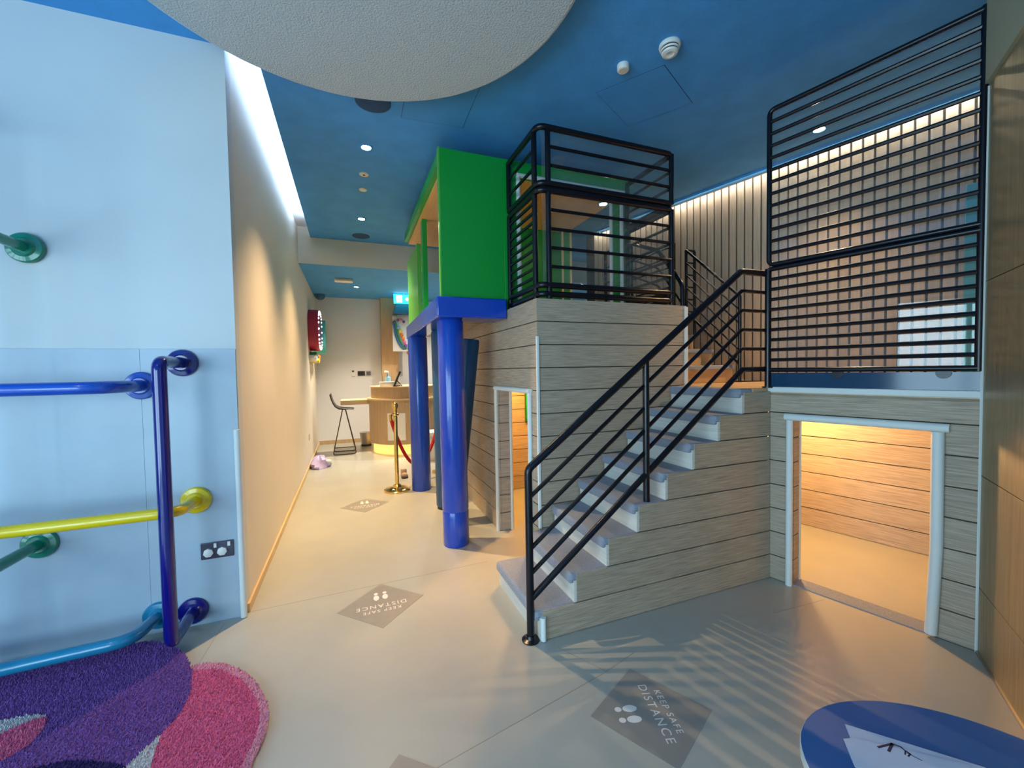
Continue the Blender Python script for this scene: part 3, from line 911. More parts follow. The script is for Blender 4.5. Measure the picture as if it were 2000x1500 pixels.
RG = smoothpoly([(-1.9, 2.43), (-1.6, 2.44), (-1.438, 2.43), (-1.364, 2.425), (-1.295, 2.40), (-1.275, 2.36), (-1.36, 2.24), (-1.7, 2.1), (-2.0, 2.2)])
MB().prism(RG, 0.01, 0.0225).build('grey_petal', 'rug_grey', rug, bevel=0.001)
RP = smoothpoly([(-1.286, 2.384), (-1.255, 2.34), (-1.243, 2.28), (-1.25, 2.22), (-1.298, 2.166), (-1.45, 2.08), (-1.7, 2.05), (-1.6, 2.22), (-1.40, 2.34)])
MB().prism(RP, 0.012, 0.0237).build('small_pink_petal', 'rug_pink', rug, bevel=0.001)
RN = smoothpoly([(-1.30, 2.05), (-1.114, 2.082), (-0.965, 2.033), (-0.82, 1.935), (-0.85, 1.75), (-1.1, 1.6), (-1.35, 1.8)])
MB().prism(RN, 0.012, 0.0225).build('navy_petal', 'rug_navy', rug, bevel=0.001)
RS = smoothpoly([(-0.768, 2.075), (-0.79, 2.04), (-0.815, 1.99), (-0.84, 1.90), (-0.80, 1.80), (-0.74, 1.86), (-0.755, 1.97)])
MB().prism(RS, 0.012, 0.0215).build('grey_sliver', 'rug_grey', rug, bevel=0.001)



def inside(p, poly):
    x_, y_ = p; c_ = False; n = len(poly); j = n - 1
    for i in range(n):
        xi, yi = poly[i]; xj, yj = poly[j]
        if (yi > y_) != (yj > y_) and x_ < (xj - xi) * (y_ - yi) / (yj - yi) + xi: c_ = not c_
        j = i
    return c_


def pile(poly, excl, mt, z, sp=0.0075, h=0.011, xmin=-1.75, ymin=1.55):
    xs = [p[0] for p in poly]; ys_ = [p[1] for p in poly]
    vs = []; fs = []
    y_ = max(min(ys_), ymin)
    while y_ < max(ys_):
        x_ = max(min(xs), xmin)
        while x_ < max(xs):
            px = x_ + random.uniform(-0.5, 0.5) * sp; py = y_ + random.uniform(-0.5, 0.5) * sp
            x_ += sp
            if not inside((px, py), poly) or any(inside((px, py), e) for e in excl): continue
            r_ = sp * random.uniform(0.5, 0.8); a0 = random.uniform(0, 2.1); b = len(vs)
            for k in range(3):
                vs.append((px + r_ * cos(a0 + 2.094 * k), py + r_ * sin(a0 + 2.094 * k), z - 0.002))
            vs.append((px + random.uniform(-1, 1) * 0.005, py + random.uniform(-1, 1) * 0.005, z + h * random.uniform(0.6, 1.1)))
            fs += [(b, b + 1, b + 3), (b + 1, b + 2, b + 3), (b + 2, b, b + 3)]
        y_ += sp
    o = MB().add(vs, fs).build('pile', mt, rug, smooth=True)
    o['kind'] = 'stuff'


pile(purple, [RG, RP, RN, RS], 'rug_purple', 0.021)
pile(pinki, [purple, RS], 'rug_pink', 0.0195)
pile(pinkp, [purple, pinki], 'rug_palepink', 0.018)
pile(RG, [RP], 'rug_grey', 0.0225)
pile(RS, [], 'rug_grey', 0.0215)
pile(RP, [], 'rug_pink', 0.0237)
pile(RN, [RS], 'rug_navy', 0.0225)

# ------------------------------------------------------------------ floor stickers
def text_mesh(s, size):
    cu = bpy.data.curves.new('txt', 'FONT')
    cu.body = s; cu.size = size; cu.align_x = 'CENTER'; cu.align_y = 'CENTER'; cu.space_character = 1.25
    ob = bpy.data.objects.new('txt', cu)
    COL.objects.link(ob)
    dg = bpy.context.evaluated_depsgraph_get()
    me = bpy.data.meshes.new_from_object(ob.evaluated_get(dg))
    bpy.data.objects.remove(ob)
    return me


TM = (text_mesh('KEEP SAFE', 0.042), text_mesh('DISTANCE', 0.056))


def sticker(label, ctr, corners, ang):
    t = thing('floor_sticker', label, 'floor sticker', (ctr[0], ctr[1], 0), 'square distance stickers on the floor')
    MB().prism(corners, 0.0, 0.0012).build('vinyl', 'sticker', t, smooth=False)
    Rz = Matrix.Rotation(ang, 4, 'Z')

    def place(x_, y_):
        return Matrix.Translation((ctr[0], ctr[1], 0)) @ Rz @ Matrix.Translation((x_, y_, 0))
    for me, dy in ((TM[0], 0.075), (TM[1], 0.018)):
        m2 = me.copy(); m2.transform(place(0, dy) @ Matrix.Translation((0, 0, 0.0018)))
        m2.materials.clear(); m2.materials.append(MATS['sticker_print'])
        o = bpy.data.objects.new('lettering', m2); COL.objects.link(o); adopt(o, t)
    for sx in (-0.028, 0.028):
        M_ = place(sx, -0.085)
        for (dy, a_, b_) in ((0.0, 0.018, 0.032), (-0.052, 0.013, 0.015)):
            MB(M_).prism([(a_ * cos(2 * pi * k / 16), dy + b_ * sin(2 * pi * k / 16)) for k in range(16)], 0.0012, 0.0018).build('footprint', 'sticker_print', t, smooth=False)


sticker('grey diamond floor sticker in the middle distance beside the staircase foot', (0.148, 2.764), [(0.158, 3.03), (0.417, 2.767), (0.137, 2.496), (-0.119, 2.766)], radians(180))
sticker('large grey diamond floor sticker in the foreground beside the blue table', (1.178, 1.421), [(1.258, 1.672), (1.431, 1.328), (1.098, 1.170), (0.924, 1.503)], math.atan2(-0.96, -0.28))
sticker('faint diamond floor sticker farthest down the corridor by the gold rope post', (0.113, 4.925), [(0.118, 5.182), (0.378, 4.938), (0.107, 4.665), (-0.146, 4.922)], radians(180))
sticker('grey diamond floor sticker cut off by the bottom edge of the picture', (0.14, 1.37), [(0.137, 1.635), (0.40, 1.40), (0.14, 1.11), (-0.12, 1.37)], radians(180))

# ------------------------------------------------------------------ blue table with papers
tb = thing('side_table', 'low blue oval table with a pale edge in the foreground corner', 'table', (1.33, 0.46, 0))
TC = Vector((1.325, 0.455)); 
tp = []
for k in range(64):
    th = 2 * pi * k / 64
    a_, b_ = 0.36, 0.285
    x_ = a_ * cos(th); y_ = b_ * sin(th)
    ro = radians(-40)
    tp.append((TC.x + x_ * cos(ro) - y_ * sin(ro), TC.y + x_ * sin(ro) + y_ * cos(ro)))
TABZ = 0.5
MB().prism([(TC.x + (x_ - TC.x) * 0.993, TC.y + (y_ - TC.y) * 0.993) for x_, y_ in tp], TABZ - 0.002, TABZ).build('top', 'table_blue', tb, smooth=False)
MB().prism(tp, TABZ - 0.03, TABZ - 0.0018).build('edge', 'table_edge', tb, bevel=0.003)
MB().tube([(TC.x, TC.y, 0.02), (TC.x, TC.y, TABZ - 0.03)], 0.03, n=16).build('leg', 'plastic_white', tb)
MB().lathe([(0.17, 0), (0.17, 0.01), (0.05, 0.03)], (TC.x, TC.y, 0), n=32).build('base', 'plastic_white', tb)

# ------------------------------------------------------------------ ceiling fittings


def spot(name, loc, energy, size=96, blend=1.0, col=WARM, rad=0.03, parent=None, tilt=0.0):
    l = bpy.data.lights.new(name, 'SPOT')
    l.energy = energy; l.color = col; l.spot_size = radians(size); l.spot_blend = blend; l.shadow_soft_size = rad
    o = bpy.data.objects.new(name, l); COL.objects.link(o)
    if parent is not None:
        o.parent = parent; o.location = Vector(loc) - _base(parent)
    else:
        o.location = loc
    if tilt:
        o.rotation_euler = (Vector((0, 0, -1)) - NI * tilt).to_track_quat('-Z', 'Y').to_euler()
    return o


def downlight(label, x_, y_, z_, e, **kw):
    t = thing('downlight', label, 'ceiling light', (x_, y_, z_), 'round recessed downlights')
    MB().lathe([(0.055, 0), (0.055, -0.006), (0.042, -0.009), (0.038, -0.003)], (x_, y_, z_), n=24).build('trim_ring', 'ceiling_hatch', t)
    MB().lathe([(0.036, -0.001), (0.036, -0.004), (0.02, -0.006)], (x_, y_, z_), n=20).build('lens', 'lamp', t)
    spot('bulb', (x_, y_, z_ - 0.015), e, parent=t, **kw)
    return t


downlight('recessed downlight in the blue ceiling nearest the round grey panel', 0.185, 3.859, CEIL, 230)
downlight('recessed downlight in the blue ceiling just before the cream bulkhead', 0.19, 5.653, CEIL, 210)
downlight('small recessed downlight in the lower corridor ceiling near the white box', 0.152, 8.194, 3.08, 200, col=(1.0, 0.84, 0.62))
downlight('recessed downlight seen through the upper barred guard panel', 3.684, 2.324, CEIL, 80, rad=0.004, tilt=0.15)
downlight('small downlight in the cabin soffit seen through the deck railing', 2.44, 3.62, 3.17, 14)
for (x_, y_, lab) in ((1.75, 7.9, 'added unseen downlight over the reception desk, brightening the corridor end'), (2.9, 8.3, 'added unseen downlight beyond the reception desk, brightening the corridor end')):  # unseen lamps added to lift the low corridor ceiling
    downlight(lab, x_, y_, 3.08, 120, size=140, col=(1.0, 0.92, 0.82))
for (x_, y_, lab) in ((-1.7, 0.4, 'added unseen fill downlight in the blue ceiling near the window'), (-1.7, -1.4, 'added unseen fill downlight in the blue ceiling by the back wall')):  # unseen lamps added behind the camera as fill
    downlight(lab, x_, y_, CEIL, 16, size=150, col=(1.0, 0.84, 0.66))
# warm light slot in front of the top of the slatted wall
MB(MS).box(-0.2, 3.9, *sorted((sgn * 0.085, sgn * 0.092)), CEIL - 0.022, CEIL).build('cove_lip', 'ceiling_blue', ce, smooth=False)
ls = MB(MS).box(-0.2, 3.9, *sorted((sgn * 0.070, sgn * 0.084)), CEIL - 0.012, CEIL - 0.002).build('slat_wall_light_strip', 'warm_led', smooth=False)
setp(ls, 'thin warm light strip along the top of the slatted wall', 'light strip')


def cap(name, label, x_, y_, z_, prof, mt, n=28, cat='ceiling fitting', parts=()):
    t = thing(name, label, cat, (x_, y_, z_))
    MB().lathe([(r_, -h_) for r_, h_ in prof], (x_, y_, z_), n=n).build('cover', mt, t)
    for nm, pr, m2 in parts:
        MB().lathe([(r_, -h_) for r_, h_ in pr], (x_, y_, z_), n=n).build(nm, m2, t)
    return t


cap('smoke_detector', 'white smoke detector with dark vent slots on the blue ceiling', 1.861, 2.041, CEIL,
    [(0.062, 0), (0.064, 0.012), (0.060, 0.022), (0.056, 0.024)], 'plastic_white', cat='smoke detector',
    parts=(('vent_slot', [(0.053, 0.024), (0.053, 0.032)], 'dark'), ('body', [(0.055, 0.032), (0.052, 0.040)], 'plastic_white'),
           ('vent_slot', [(0.047, 0.040), (0.046, 0.047)], 'dark'), ('body', [(0.049, 0.047), (0.044, 0.056), (0.026, 0.060), (0.02, 0.056)], 'plastic_white')))
cap('ceiling_sensor', 'small round white ceiling sensor left of the smoke detector', 1.698, 2.28, CEIL, [(0.038, 0), (0.038, 0.03), (0.034, 0.036)], 'plastic_white', cat='sensor',
    parts=(('face', [(0.028, 0.036), (0.027, 0.0375)], 'plastic_cream'),))
cap('ceiling_disc', 'small cream slotted ceiling disc between the two corridor downlights, nearer one', 0.183, 4.387, CEIL, [(0.045, 0), (0.045, 0.006), (0.04, 0.01)], 'plastic_cream', cat='ceiling disc',
    parts=(('slot', [(0.012, 0.010), (0.012, 0.012)], 'dark'),))
cap('ceiling_disc', 'small plain cream ceiling disc between the two corridor downlights, farther one', 0.184, 4.754, CEIL, [(0.04, 0), (0.04, 0.006), (0.036, 0.01)], 'plastic_cream', cat='ceiling disc')
cap('ceiling_speaker', 'round dark blue ceiling speaker half hidden by the grey panel', 0.21, 3.205, CEIL, [(0.125, 0), (0.125, 0.005), (0.115, 0.008)], 'grille', cat='speaker')
cap('ceiling_speaker', 'round dark blue ceiling speaker next to the cream bulkhead', 0.201, 6.371, CEIL, [(0.12, 0), (0.12, 0.005), (0.11, 0.008)], 'grille', cat='speaker')
cap('camera_dome', 'dark blue dome camera at the far left corner of the corridor ceiling', -0.52, 9.2, 3.08, [(0.10, 0), (0.10, 0.03), (0.085, 0.07), (0.05, 0.10), (0.01, 0.11)], 'hood', cat='camera')
eb = thing('emergency_light', 'white rectangular box on the low corridor ceiling', 'emergency light', (-0.06, 7.6, 3.08))
MB().box(-0.20, 0.09, 7.53, 7.68, 3.035, 3.08).build('housing', 'plastic_white', eb, bevel=0.01)
MB().box(-0.18, 0.07, 7.52, 7.53, 3.042, 3.072).build('diffuser', 'plastic_cream', eb)
es = thing('exit_sign', 'glowing cyan green exit sign hanging from the low corridor ceiling', 'exit sign', (1.02, 8.65, 3.08))
MB().box(0.86, 1.30, 8.65, 8.67, 2.88, 3.06).build('panel', 'exit_green', es)
MB().box(0.91, 1.02, 8.646, 8.65, 2.90, 3.04).build('doorway', 'exit_white', es)
MB().vprism([(1.08, 2.97), (1.13, 2.93), (1.13, 2.955), (1.19, 2.955), (1.19, 2.985), (1.13, 2.985), (1.13, 3.01)], 8.646, 8.65).build('arrow', 'exit_white', es)
MB().tube([(0.945, 8.642, 2.915), (0.965, 8.642, 2.96), (0.975, 8.642, 2.99)], 0.007, n=6).build('running_figure', 'c_green', es)
MB().box(1.05, 1.07, 8.655, 8.665, 3.06, 3.08).build('bracket', 'plastic_white', es)

# lamps inside the dens
dl = thing('den_lamp', 'warm lamp on the ceiling of the den below the landing', 'lamp', (3.36, 2.42, ZP - 0.05))
MB().lathe([(0.05, 0), (0.05, -0.02), (0.035, -0.028)], (3.36, 2.42, ZP - 0.05), n=20).build('housing', 'plastic_white', dl)
lp = bpy.data.lights.new('bulb', 'POINT'); lp.energy = 32; lp.color = (1, 0.60, 0.24); lp.shadow_soft_size = 0.05
lo = bpy.data.objects.new('bulb', lp); COL.objects.link(lo); lo.parent = dl; lo.location = (0, 0, -0.08)
dl2 = thing('den_lamp', 'warm lamp on the ceiling of the den inside the playhouse base', 'lamp', (1.95, 4.0, ZD - 0.09))
MB().lathe([(0.05, 0), (0.05, -0.02), (0.035, -0.028)], (1.95, 4.0, ZD - 0.09), n=20).build('housing', 'plastic_white', dl2)
lp = bpy.data.lights.new('bulb', 'POINT'); lp.energy = 60; lp.color = (1, 0.50, 0.13); lp.shadow_soft_size = 0.05
lo = bpy.data.objects.new('bulb', lp); COL.objects.link(lo); lo.parent = dl2; lo.location = (0, 0, -0.10)

# ------------------------------------------------------------------ reception at the end of the corridor
rc = thing('reception_desk', 'round fronted wooden reception desk with a glowing plinth', 'desk', (0.95, 8.3, 0))
DC = (0.98, 8.25)
MB().lathe([(0.60, 0), (0.60, 0.19)], (DC[0], DC[1], 0), n=48).build('glowing_plinth', 'plinth_glow', rc)
MB().lathe([(0.66, 0.19), (0.665, 0.2), (0.665, 0.985), (0.65, 0.985)], (DC[0], DC[1], 0), n=48).build('body', 'desk_wood', rc)
MB().lathe([(0.70, 0.985), (0.70, 1.015), (0.60, 1.016)], (DC[0], DC[1], 0), n=48).build('shelf', 'desk_light', rc)
MB().lathe([(0.625, 1.015), (0.625, 1.215)], (DC[0], DC[1], 0), n=48).build('upper_tier', 'desk_wood', rc)
MB().lathe([(0.64, 1.215), (0.64, 1.235)], (DC[0], DC[1], 0), n=48).build('counter_top', 'desk_light', rc)
MB().box(-0.18, 0.45, 8.25, 8.75, 0.90, 0.985).build('side_leaf', 'desk_light', rc, bevel=0.006)
arc_o = [(x_, DC[1] - sqrt(0.670 ** 2 - (DC[0] - x_) ** 2)) for x_ in (0.60, 0.66, 0.72, 0.78, 0.84, 0.90)]
arc_i = [(x_, y_ + 0.003) for x_, y_ in arc_o]
pn = MB().prism(arc_o + arc_i[::-1], 0.27, 0.76).build('notice_sheet', 'plastic_white', smooth=False)
setp(pn, 'white paper sheet taped to the front of the reception desk', 'paper')
ty = thing('counter_box', 'white box on the reception counter', 'box', (0.62, 8.0, 1.235))
MB().box(0.50, 0.86, 7.86, 8.0, 1.235, 1.32).build('carton', 'plastic_white', ty, bevel=0.004)
MB().box(0.55, 0.81, 7.857, 7.86, 1.255, 1.30).build('print', 'wall_end', ty)
tbx = thing('tablet_stand', 'dark tablet leaning on a stand on the reception counter', 'tablet', (0.80, 7.70, 1.235))
MB().add([(0.72, 7.70, 1.24), (0.745, 7.70, 1.24), (0.86, 7.70, 1.50), (0.835, 7.70, 1.51), (0.72, 7.84, 1.24), (0.745, 7.84, 1.24), (0.86, 7.84, 1.50), (0.835, 7.84, 1.51)],
         [(0, 1, 2, 3), (7, 6, 5, 4), (0, 4, 5, 1), (1, 5, 6, 2), (2, 6, 7, 3), (3, 7, 4, 0)]).build('screen', 'dark', tbx)
MB().tube([(0.79, 7.77, 1.34), (0.88, 7.77, 1.245), (0.72, 7.77, 1.243)], 0.012, n=6).build('stand', 'dark', tbx)
hp = thing('counter_bottle', 'pale bottle standing behind the white box on the counter', 'bottle', (0.66, 8.06, 1.235))
MB().lathe([(0.05, 0), (0.05, 0.16), (0.02, 0.19), (0.015, 0.24)], (0.66, 8.08, 1.235), n=16).build('body', 'c_sky', hp)
MB().tube([(0.66, 8.08, 1.47), (0.66, 8.08, 1.50), (0.60, 8.06, 1.51)], 0.018, n=8).build('pump', 'plastic_white', hp)
# stool
sl = thing('bar_stool', 'black shell bar stool on thin wire legs beside the reception desk', 'stool', (-0.18, 8.3, 0))
prof = [(-0.36, 1.10), (-0.34, 1.02), (-0.31, 0.94), (-0.27, 0.875), (-0.21, 0.835), (-0.13, 0.822), (-0.04, 0.828), (0.04, 0.822)]
ths = 0.02
poly = prof + [(x_ + (0.012 if i > 1 else 0.02), z_ + (0.028 if i < 6 else 0.012)) for i, (x_, z_) in reversed(list(enumerate(prof)))]
seat = MB().vprism(poly, 8.10, 8.48).build('seat_shell', 'stool', sl, bevel=0.008)
for yy in (8.12, 8.46):
    MB().tube([(-0.15, 8.24 if yy < 8.3 else 8.34, 0.82), (-0.325, yy, 0.012), (-0.05 + 0.12, yy, 0.012), (-0.10, 8.24 if yy < 8.3 else 8.34, 0.82)], 0.010, n=6, fil=0.04).build('leg', 'brown_metal', sl)
MB().tube([(-0.30, 8.12, 0.14), (-0.30, 8.46, 0.14)], 0.009, n=6).build('footrest', 'brown_metal', sl)
MB().tube([(0.045, 8.12, 0.14), (0.045, 8.46, 0.14)], 0.009, n=6).build('footrest', 'brown_metal', sl)
MB().tube([(-0.30, 8.12, 0.14), (0.045, 8.12, 0.14)], 0.009, n=6).build('footrest', 'brown_metal', sl)
bn = thing('waste_bin', 'small steel waste bin tucked behind the reception desk', 'bin', (0.25, 8.95, 0))
MB().lathe([(0.10, 0), (0.10, 0.04)], (0.27, 8.95, 0), n=20).build('base', 'dark', bn)
MB().lathe([(0.10, 0.04), (0.125, 0.28)], (0.27, 8.95, 0), n=20).build('body', 'steel', bn)
# controls on the end wall
c1 = thing('thermostat', 'small white wall control beside the dark wall display', 'control', (0.06, 9.5, 1.5))
MB().box(0.03, 0.10, 9.485, 9.5, 1.42, 1.50).build('body', 'plastic_white', c1, bevel=0.003)
MB().box(0.04, 0.08, 9.485, 9.5, 1.51, 1.545).build('sensor', 'dark', c1)
c2 = thing('wall_display', 'dark rectangular wall display on the far corridor wall', 'display', (0.22, 9.5, 1.48))
MB().box(0.15, 0.30, 9.484, 9.5, 1.43, 1.53).build('bezel', 'brown_metal', c2, bevel=0.003)
MB().box(0.175, 0.275, 9.482, 9.484, 1.445, 1.515).build('screen', 'dark', c2)
c3 = thing('switch_plate', 'grey switch plate right of the dark wall display', 'switch', (0.37, 9.5, 1.48))
MB().box(0.325, 0.42, 9.488, 9.5, 1.43, 1.53).build('plate', 'steel', c3, bevel=0.003)
for x_ in (0.345, 0.375, 0.40):
    MB().box(x_ - 0.009, x_ + 0.009, 9.484, 9.488, 1.445, 1.515).build('rocker', 'frame_dark', c3)
c4 = MB().box(-0.645, -0.64, 7.35, 7.45, 0.42, 0.52).build('corridor_socket', 'steel', bevel=0.002)
setp(c4, 'small metal socket plate low on the corridor wall', 'socket')
# gold stanchion with rope
sn = thing('rope_post', 'polished gold rope post with domed base in the corridor', 'post', (0.515, 5.37, 0))
MB().lathe([(0.165, 0), (0.165, 0.02), (0.15, 0.03), (0.06, 0.05), (0.045, 0.075), (0.025, 0.09)], (0.515, 5.37, 0), n=40).build('base', 'gold', sn)
MB().lathe([(0.025, 0.08), (0.025, 0.96)], (0.515, 5.37, 0), n=20).build('pole', 'gold', sn)
MB().lathe([(0.025, 0.94), (0.045, 0.955), (0.045, 0.975), (0.024, 0.985), (0.022, 1.03), (0.038, 1.06), (0.04, 1.085), (0.025, 1.115), (0.004, 1.125)], (0.515, 5.37, 0), n=24).build('finial', 'gold', sn)
MB().tube([(0.515, 5.37, 0.965), (0.47, 5.36, 0.965), (0.455, 5.36, 0.93)], 0.014, n=8, fil=0.02).build('hook', 'gold', sn)
rp = thing('rope', 'red velvet barrier rope hanging from the gold post', 'rope', (0.455, 5.36, 0.9))
pts = []
for i in range(25):
    q_ = i / 24
    pts.append((0.46 + 0.75 * q_, 5.36 + 0.62 * q_, 0.90 - 0.66 * (1 - (2 * q_ - 1) ** 2)))
MB().tube(pts, 0.022, n=10).build('cord', 'rope', rp)
MB().tube([(0.455, 5.36, 0.965), (0.46, 5.36, 0.885)], 0.02, n=8).build('end_cap', 'gold', rp)
MB().tube([(1.21, 5.98, 0.89), (1.21, 5.98, 0.965)], 0.02, n=8).build('end_cap', 'gold', rp)
sn2 = thing('rope_post', 'gold rope post mostly hidden behind the blue columns', 'post', (1.24, 6.07, 0))
MB().lathe([(0.155, 0), (0.155, 0.02), (0.05, 0.05), (0.025, 0.09)], (1.24, 6.07, 0), n=32).build('base', 'gold', sn2)
MB().lathe([(0.025, 0.08), (0.025, 1.05), (0.035, 1.07), (0.01, 1.1)], (1.24, 6.07, 0), n=16).build('pole', 'gold', sn2)
# bag on the floor by the wall
bgm = thing('plastic_bag', 'crumpled pale purple plastic bag on the floor by the corridor wall', 'bag', (-0.52, 7.25, 0))
m = MB()
n_, k_ = 16, 8
vs = []; fs = []
for j in range(k_ + 1):
    ph_ = pi / 2 * j / k_
    for i in range(n_):
        th = 2 * pi * i / n_
        rr = 1 + 0.16 * sin(3 * th + j) + 0.10 * sin(7 * th + 2 * j)
        vs.append((-0.49 + 0.15 * cos(ph_) * cos(th) * rr, 7.25 + 0.18 * cos(ph_) * sin(th) * rr, 0.004 + 0.17 * sin(ph_) * (1 + 0.12 * sin(5 * th))))
for j in range(k_):
    for i in range(n_):
        i2 = (i + 1) % n_
        fs.append((j * n_ + i, j * n_ + i2, (j + 1) * n_ + i2, (j + 1) * n_ + i))
m.add([(min(max(x_, -0.628), 9), y_, z_) for x_, y_, z_ in vs], fs).build('sack', 'bag', bgm)
MB().ball((-0.36, 7.2, 0.09), 0.045, 0.7).build('knot', 'plastic_white', bgm)
# shoes beyond the post
for lab, x_, y_, mt in (('tan shoe on the floor between the gold post and the blue column', 0.68, 6.05, 'shoe_tan'), ('blue shoe on the floor behind the farther blue column', 1.04, 6.35, 'shoe_blue')):
    t = thing('shoe', lab, 'shoe', (x_, y_, 0))
    MB().prism(smoothpoly([(x_ - 0.045, y_ - 0.11), (x_, y_ - 0.135), (x_ + 0.045, y_ - 0.10), (x_ + 0.038, y_ + 0.06), (x_ + 0.03, y_ + 0.12), (x_ - 0.03, y_ + 0.12), (x_ - 0.035, y_ + 0.05)]), 0, 0.025).build('sole', 'brown_metal', t)
    MB().ball((x_, y_ - 0.05, 0.025), 0.05, 0.9).build('toe', mt, t)
    MB().lathe([(0.042, 0.02), (0.044, 0.08), (0.038, 0.10)], (x_, y_ + 0.05, 0.0), n=16).build('upper', mt, t)
# furniture glimpsed between the columns
sf = thing('grey_furniture', 'grey brown furniture glimpsed between the blue columns', 'furniture', (2.3, 9.1, 0))
MB().box(1.75, 2.9, 9.25, 9.42, 0.0, 1.25).build('backrest', 'grey_furn', sf, bevel=0.02)
MB().box(1.75, 2.9, 8.75, 9.25, 0.0, 0.62).build('seat', 'grey_furn', sf, bevel=0.03)
wt = thing('white_furniture', 'low white furniture glimpsed between the blue columns', 'furniture', (1.5, 7.1, 0))
MB().box(1.12, 2.0, 6.95, 7.3, 0.0, 0.40).build('body', 'wall_end', wt, bevel=0.005)
MB().box(1.10, 2.02, 6.93, 7.32, 0.40, 0.47).build('top', 'plastic_white', wt, bevel=0.005)

# marquee sign on the corridor wall
mq = thing('marquee_sign', 'red rounded marquee sign edged with round bulbs on the corridor wall', 'sign', (-0.64, 8.1, 2.25))
MQ = Matrix(((0, 0, 1, -0.645), (1, 0, 0, 0), (0, 1, 0, 0), (0, 0, 0, 1)))


def oval(cy, cz, a_, b_, n_=28, p_=2.6):
    out = []
    for k in range(n_):
        th = 2 * pi * k / n_
        out.append((cy + a_ * math.copysign(abs(cos(th)) ** (2 / p_), cos(th)), cz + b_ * math.copysign(abs(sin(th)) ** (2 / p_), sin(th))))
    return out


MB(MQ).prism(oval(8.2, 2.26, 0.42, 0.36), 0, 0.16).build('red_shell', 'sign_red', mq)
MB(MQ).prism(oval(8.22, 2.24, 0.36, 0.31), 0.16, 0.165).build('face', 'sign_navy', mq)
for (y_, z_) in oval(8.2, 2.26, 0.39, 0.33, 26):
    MB().ball((-0.645 + 0.165, y_, z_), 0.018, n=8, m=5).build('bulb', 'bulb', mq)
MB(MQ).prism(oval(8.95, 2.2, 0.20, 0.33), 0, 0.22).build('teal_wing', 'sign_teal', mq)
fp = thing('flower_poster', 'colourful flower shaped sticker under the red marquee sign', 'poster', (-0.64, 8.3, 1.8))
MB(MQ).prism(oval(8.25, 1.77, 0.33, 0.085, 16), 0, 0.11).build('backing', 'plastic_white', fp)
for i, (y_, z_, mt) in enumerate(((8.05, 1.83, 'c_green'), (8.2, 1.76, 'c_blue'), (8.35, 1.81, 'c_orange'), (8.42, 1.74, 'c_yellow'), (8.5, 1.79, 'c_orange'), (8.12, 1.72, 'c_yellow'))):
    MB(MQ).prism(oval(y_, z_, 0.11, 0.042, 12, 2), 0.0, 0.114 + 0.006 * i).build('petal', mt, fp)
# bulkhead hood and rainbow poster by the pillar
hd = thing('wall_hood', 'dark blue slanted hood beneath the exit sign', 'hood', (1.0, 8.95, 2.75))
MB().add([(0.86, 8.85, 2.70), (1.35, 8.85, 2.70), (1.35, 8.85, 2.96), (0.95, 8.85, 2.96), (0.86, 9.05, 2.70), (1.35, 9.05, 2.70), (1.35, 9.05, 2.96), (0.95, 9.05, 2.96)],
         [(0, 1, 2, 3), (7, 6, 5, 4), (0, 4, 5, 1), (1, 5, 6, 2), (2, 6, 7, 3), (3, 7, 4, 0)]).build('shell', 'hood', hd)
rpst = thing('rainbow_sign', 'white panel with a rainbow coloured arc beside the wooden pillar', 'sign', (0.95, 9.0, 2.2))
MB().box(0.85, 1.30, 8.98, 9.0, 1.93, 2.66).build('board', 'wall_end', rpst)
cols = ['c_brown', 'c_purple', 'c_blue', 'c_sky', 'c_yellow', 'c_orange', 'c_pink', 'c_pink']
arc = [(0.86, 2.55), (0.88, 2.45), (0.90, 2.34), (0.92, 2.23), (0.96, 2.12), (1.01, 2.03), (1.08, 1.97)]
for j, mt in enumerate(('c_blue', 'c_green', 'c_sky')):
    MB().tube([(x_ + 0.04 * j, 8.972 - 0.004 * j, z_ + 0.01 * j) for x_, z_ in arc], 0.022, n=6).build('arc_band', mt, rpst)
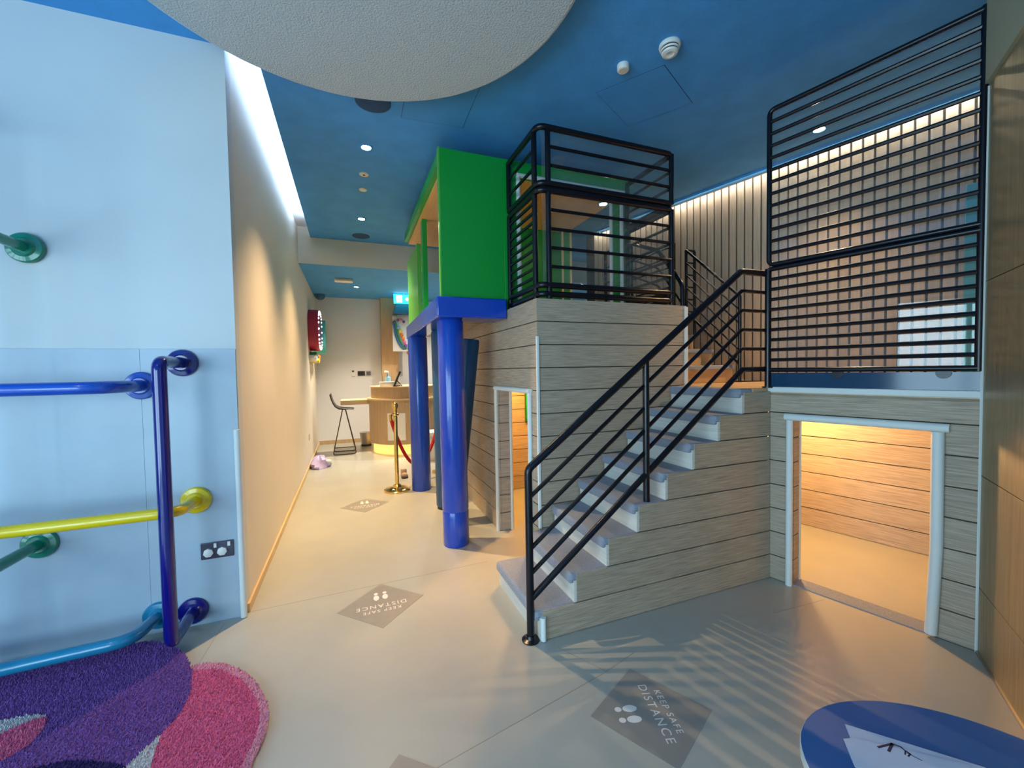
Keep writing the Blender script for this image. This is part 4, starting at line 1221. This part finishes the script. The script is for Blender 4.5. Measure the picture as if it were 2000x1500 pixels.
for k, mt in enumerate(('c_sky', 'c_yellow', 'c_orange', 'c_orange', 'c_pink', 'c_purple')):
    MB().ball((0.97 + 0.028 * k, 8.96, 2.42 - 0.075 * k), 0.042, n=10, m=6).build('coloured_ball', mt, rpst)
for k, mt in enumerate(('c_brown', 'c_brown', 'c_pink', 'c_purple')):
    MB().ball((0.90 + 0.06 * k, 8.96, 2.54 + 0.05 * sin(k)), 0.03, n=8, m=5).build('coloured_ball', mt, rpst)
MB().ball((1.17, 8.95, 1.90), 0.05, n=10, m=6).build('coloured_ball', 'c_orange', rpst)

# ------------------------------------------------------------------ papers on the table
def sheet(label, pts, z, thick=0.0012):
    t = thing('paper_sheet', label, 'paper', (pts[0][0], pts[0][1], z))
    MB().prism(pts, z, z + thick).build('sheet', 'paper', t, smooth=False)
    return t


p1 = sheet('white sheet of paper underneath on the blue table', [(1.252, 0.709), (1.185, 0.645), (1.34, 0.44), (1.43, 0.50)], TABZ + 0.0005)
p2 = sheet('white sheet of paper on top with dark ink strokes, on the blue table', [(1.196, 0.681), (1.225, 0.672), (1.40, 0.52), (1.30, 0.42), (1.137, 0.621)], TABZ + 0.002)
zi = TABZ + 0.0034
for pth, r_ in (([(1.251, 0.631), (1.297, 0.623)], 0.0028), ([(1.297, 0.623), (1.263, 0.614)], 0.0032), ([(1.297, 0.623), (1.306, 0.609), (1.302, 0.598), (1.290, 0.593)], 0.0016),
                ([(1.304, 0.598), (1.304, 0.589), (1.291, 0.587)], 0.0018), ([(1.300, 0.594), (1.308, 0.568)], 0.0012)):
    for (ax, ay), (bx, by) in zip(pth[:-1], pth[1:]):
        d = Vector((bx - ax, by - ay)).normalized(); n = Vector((-d.y, d.x)) * r_
        e = d * r_ * 0.5
        MB().prism([(ax - e.x + n.x, ay - e.y + n.y), (ax - e.x - n.x, ay - e.y - n.y), (bx + e.x - n.x, by + e.y - n.y), (bx + e.x + n.x, by + e.y + n.y)], zi - 0.0003, zi).build('ink_stroke', 'ink', p2, smooth=False)
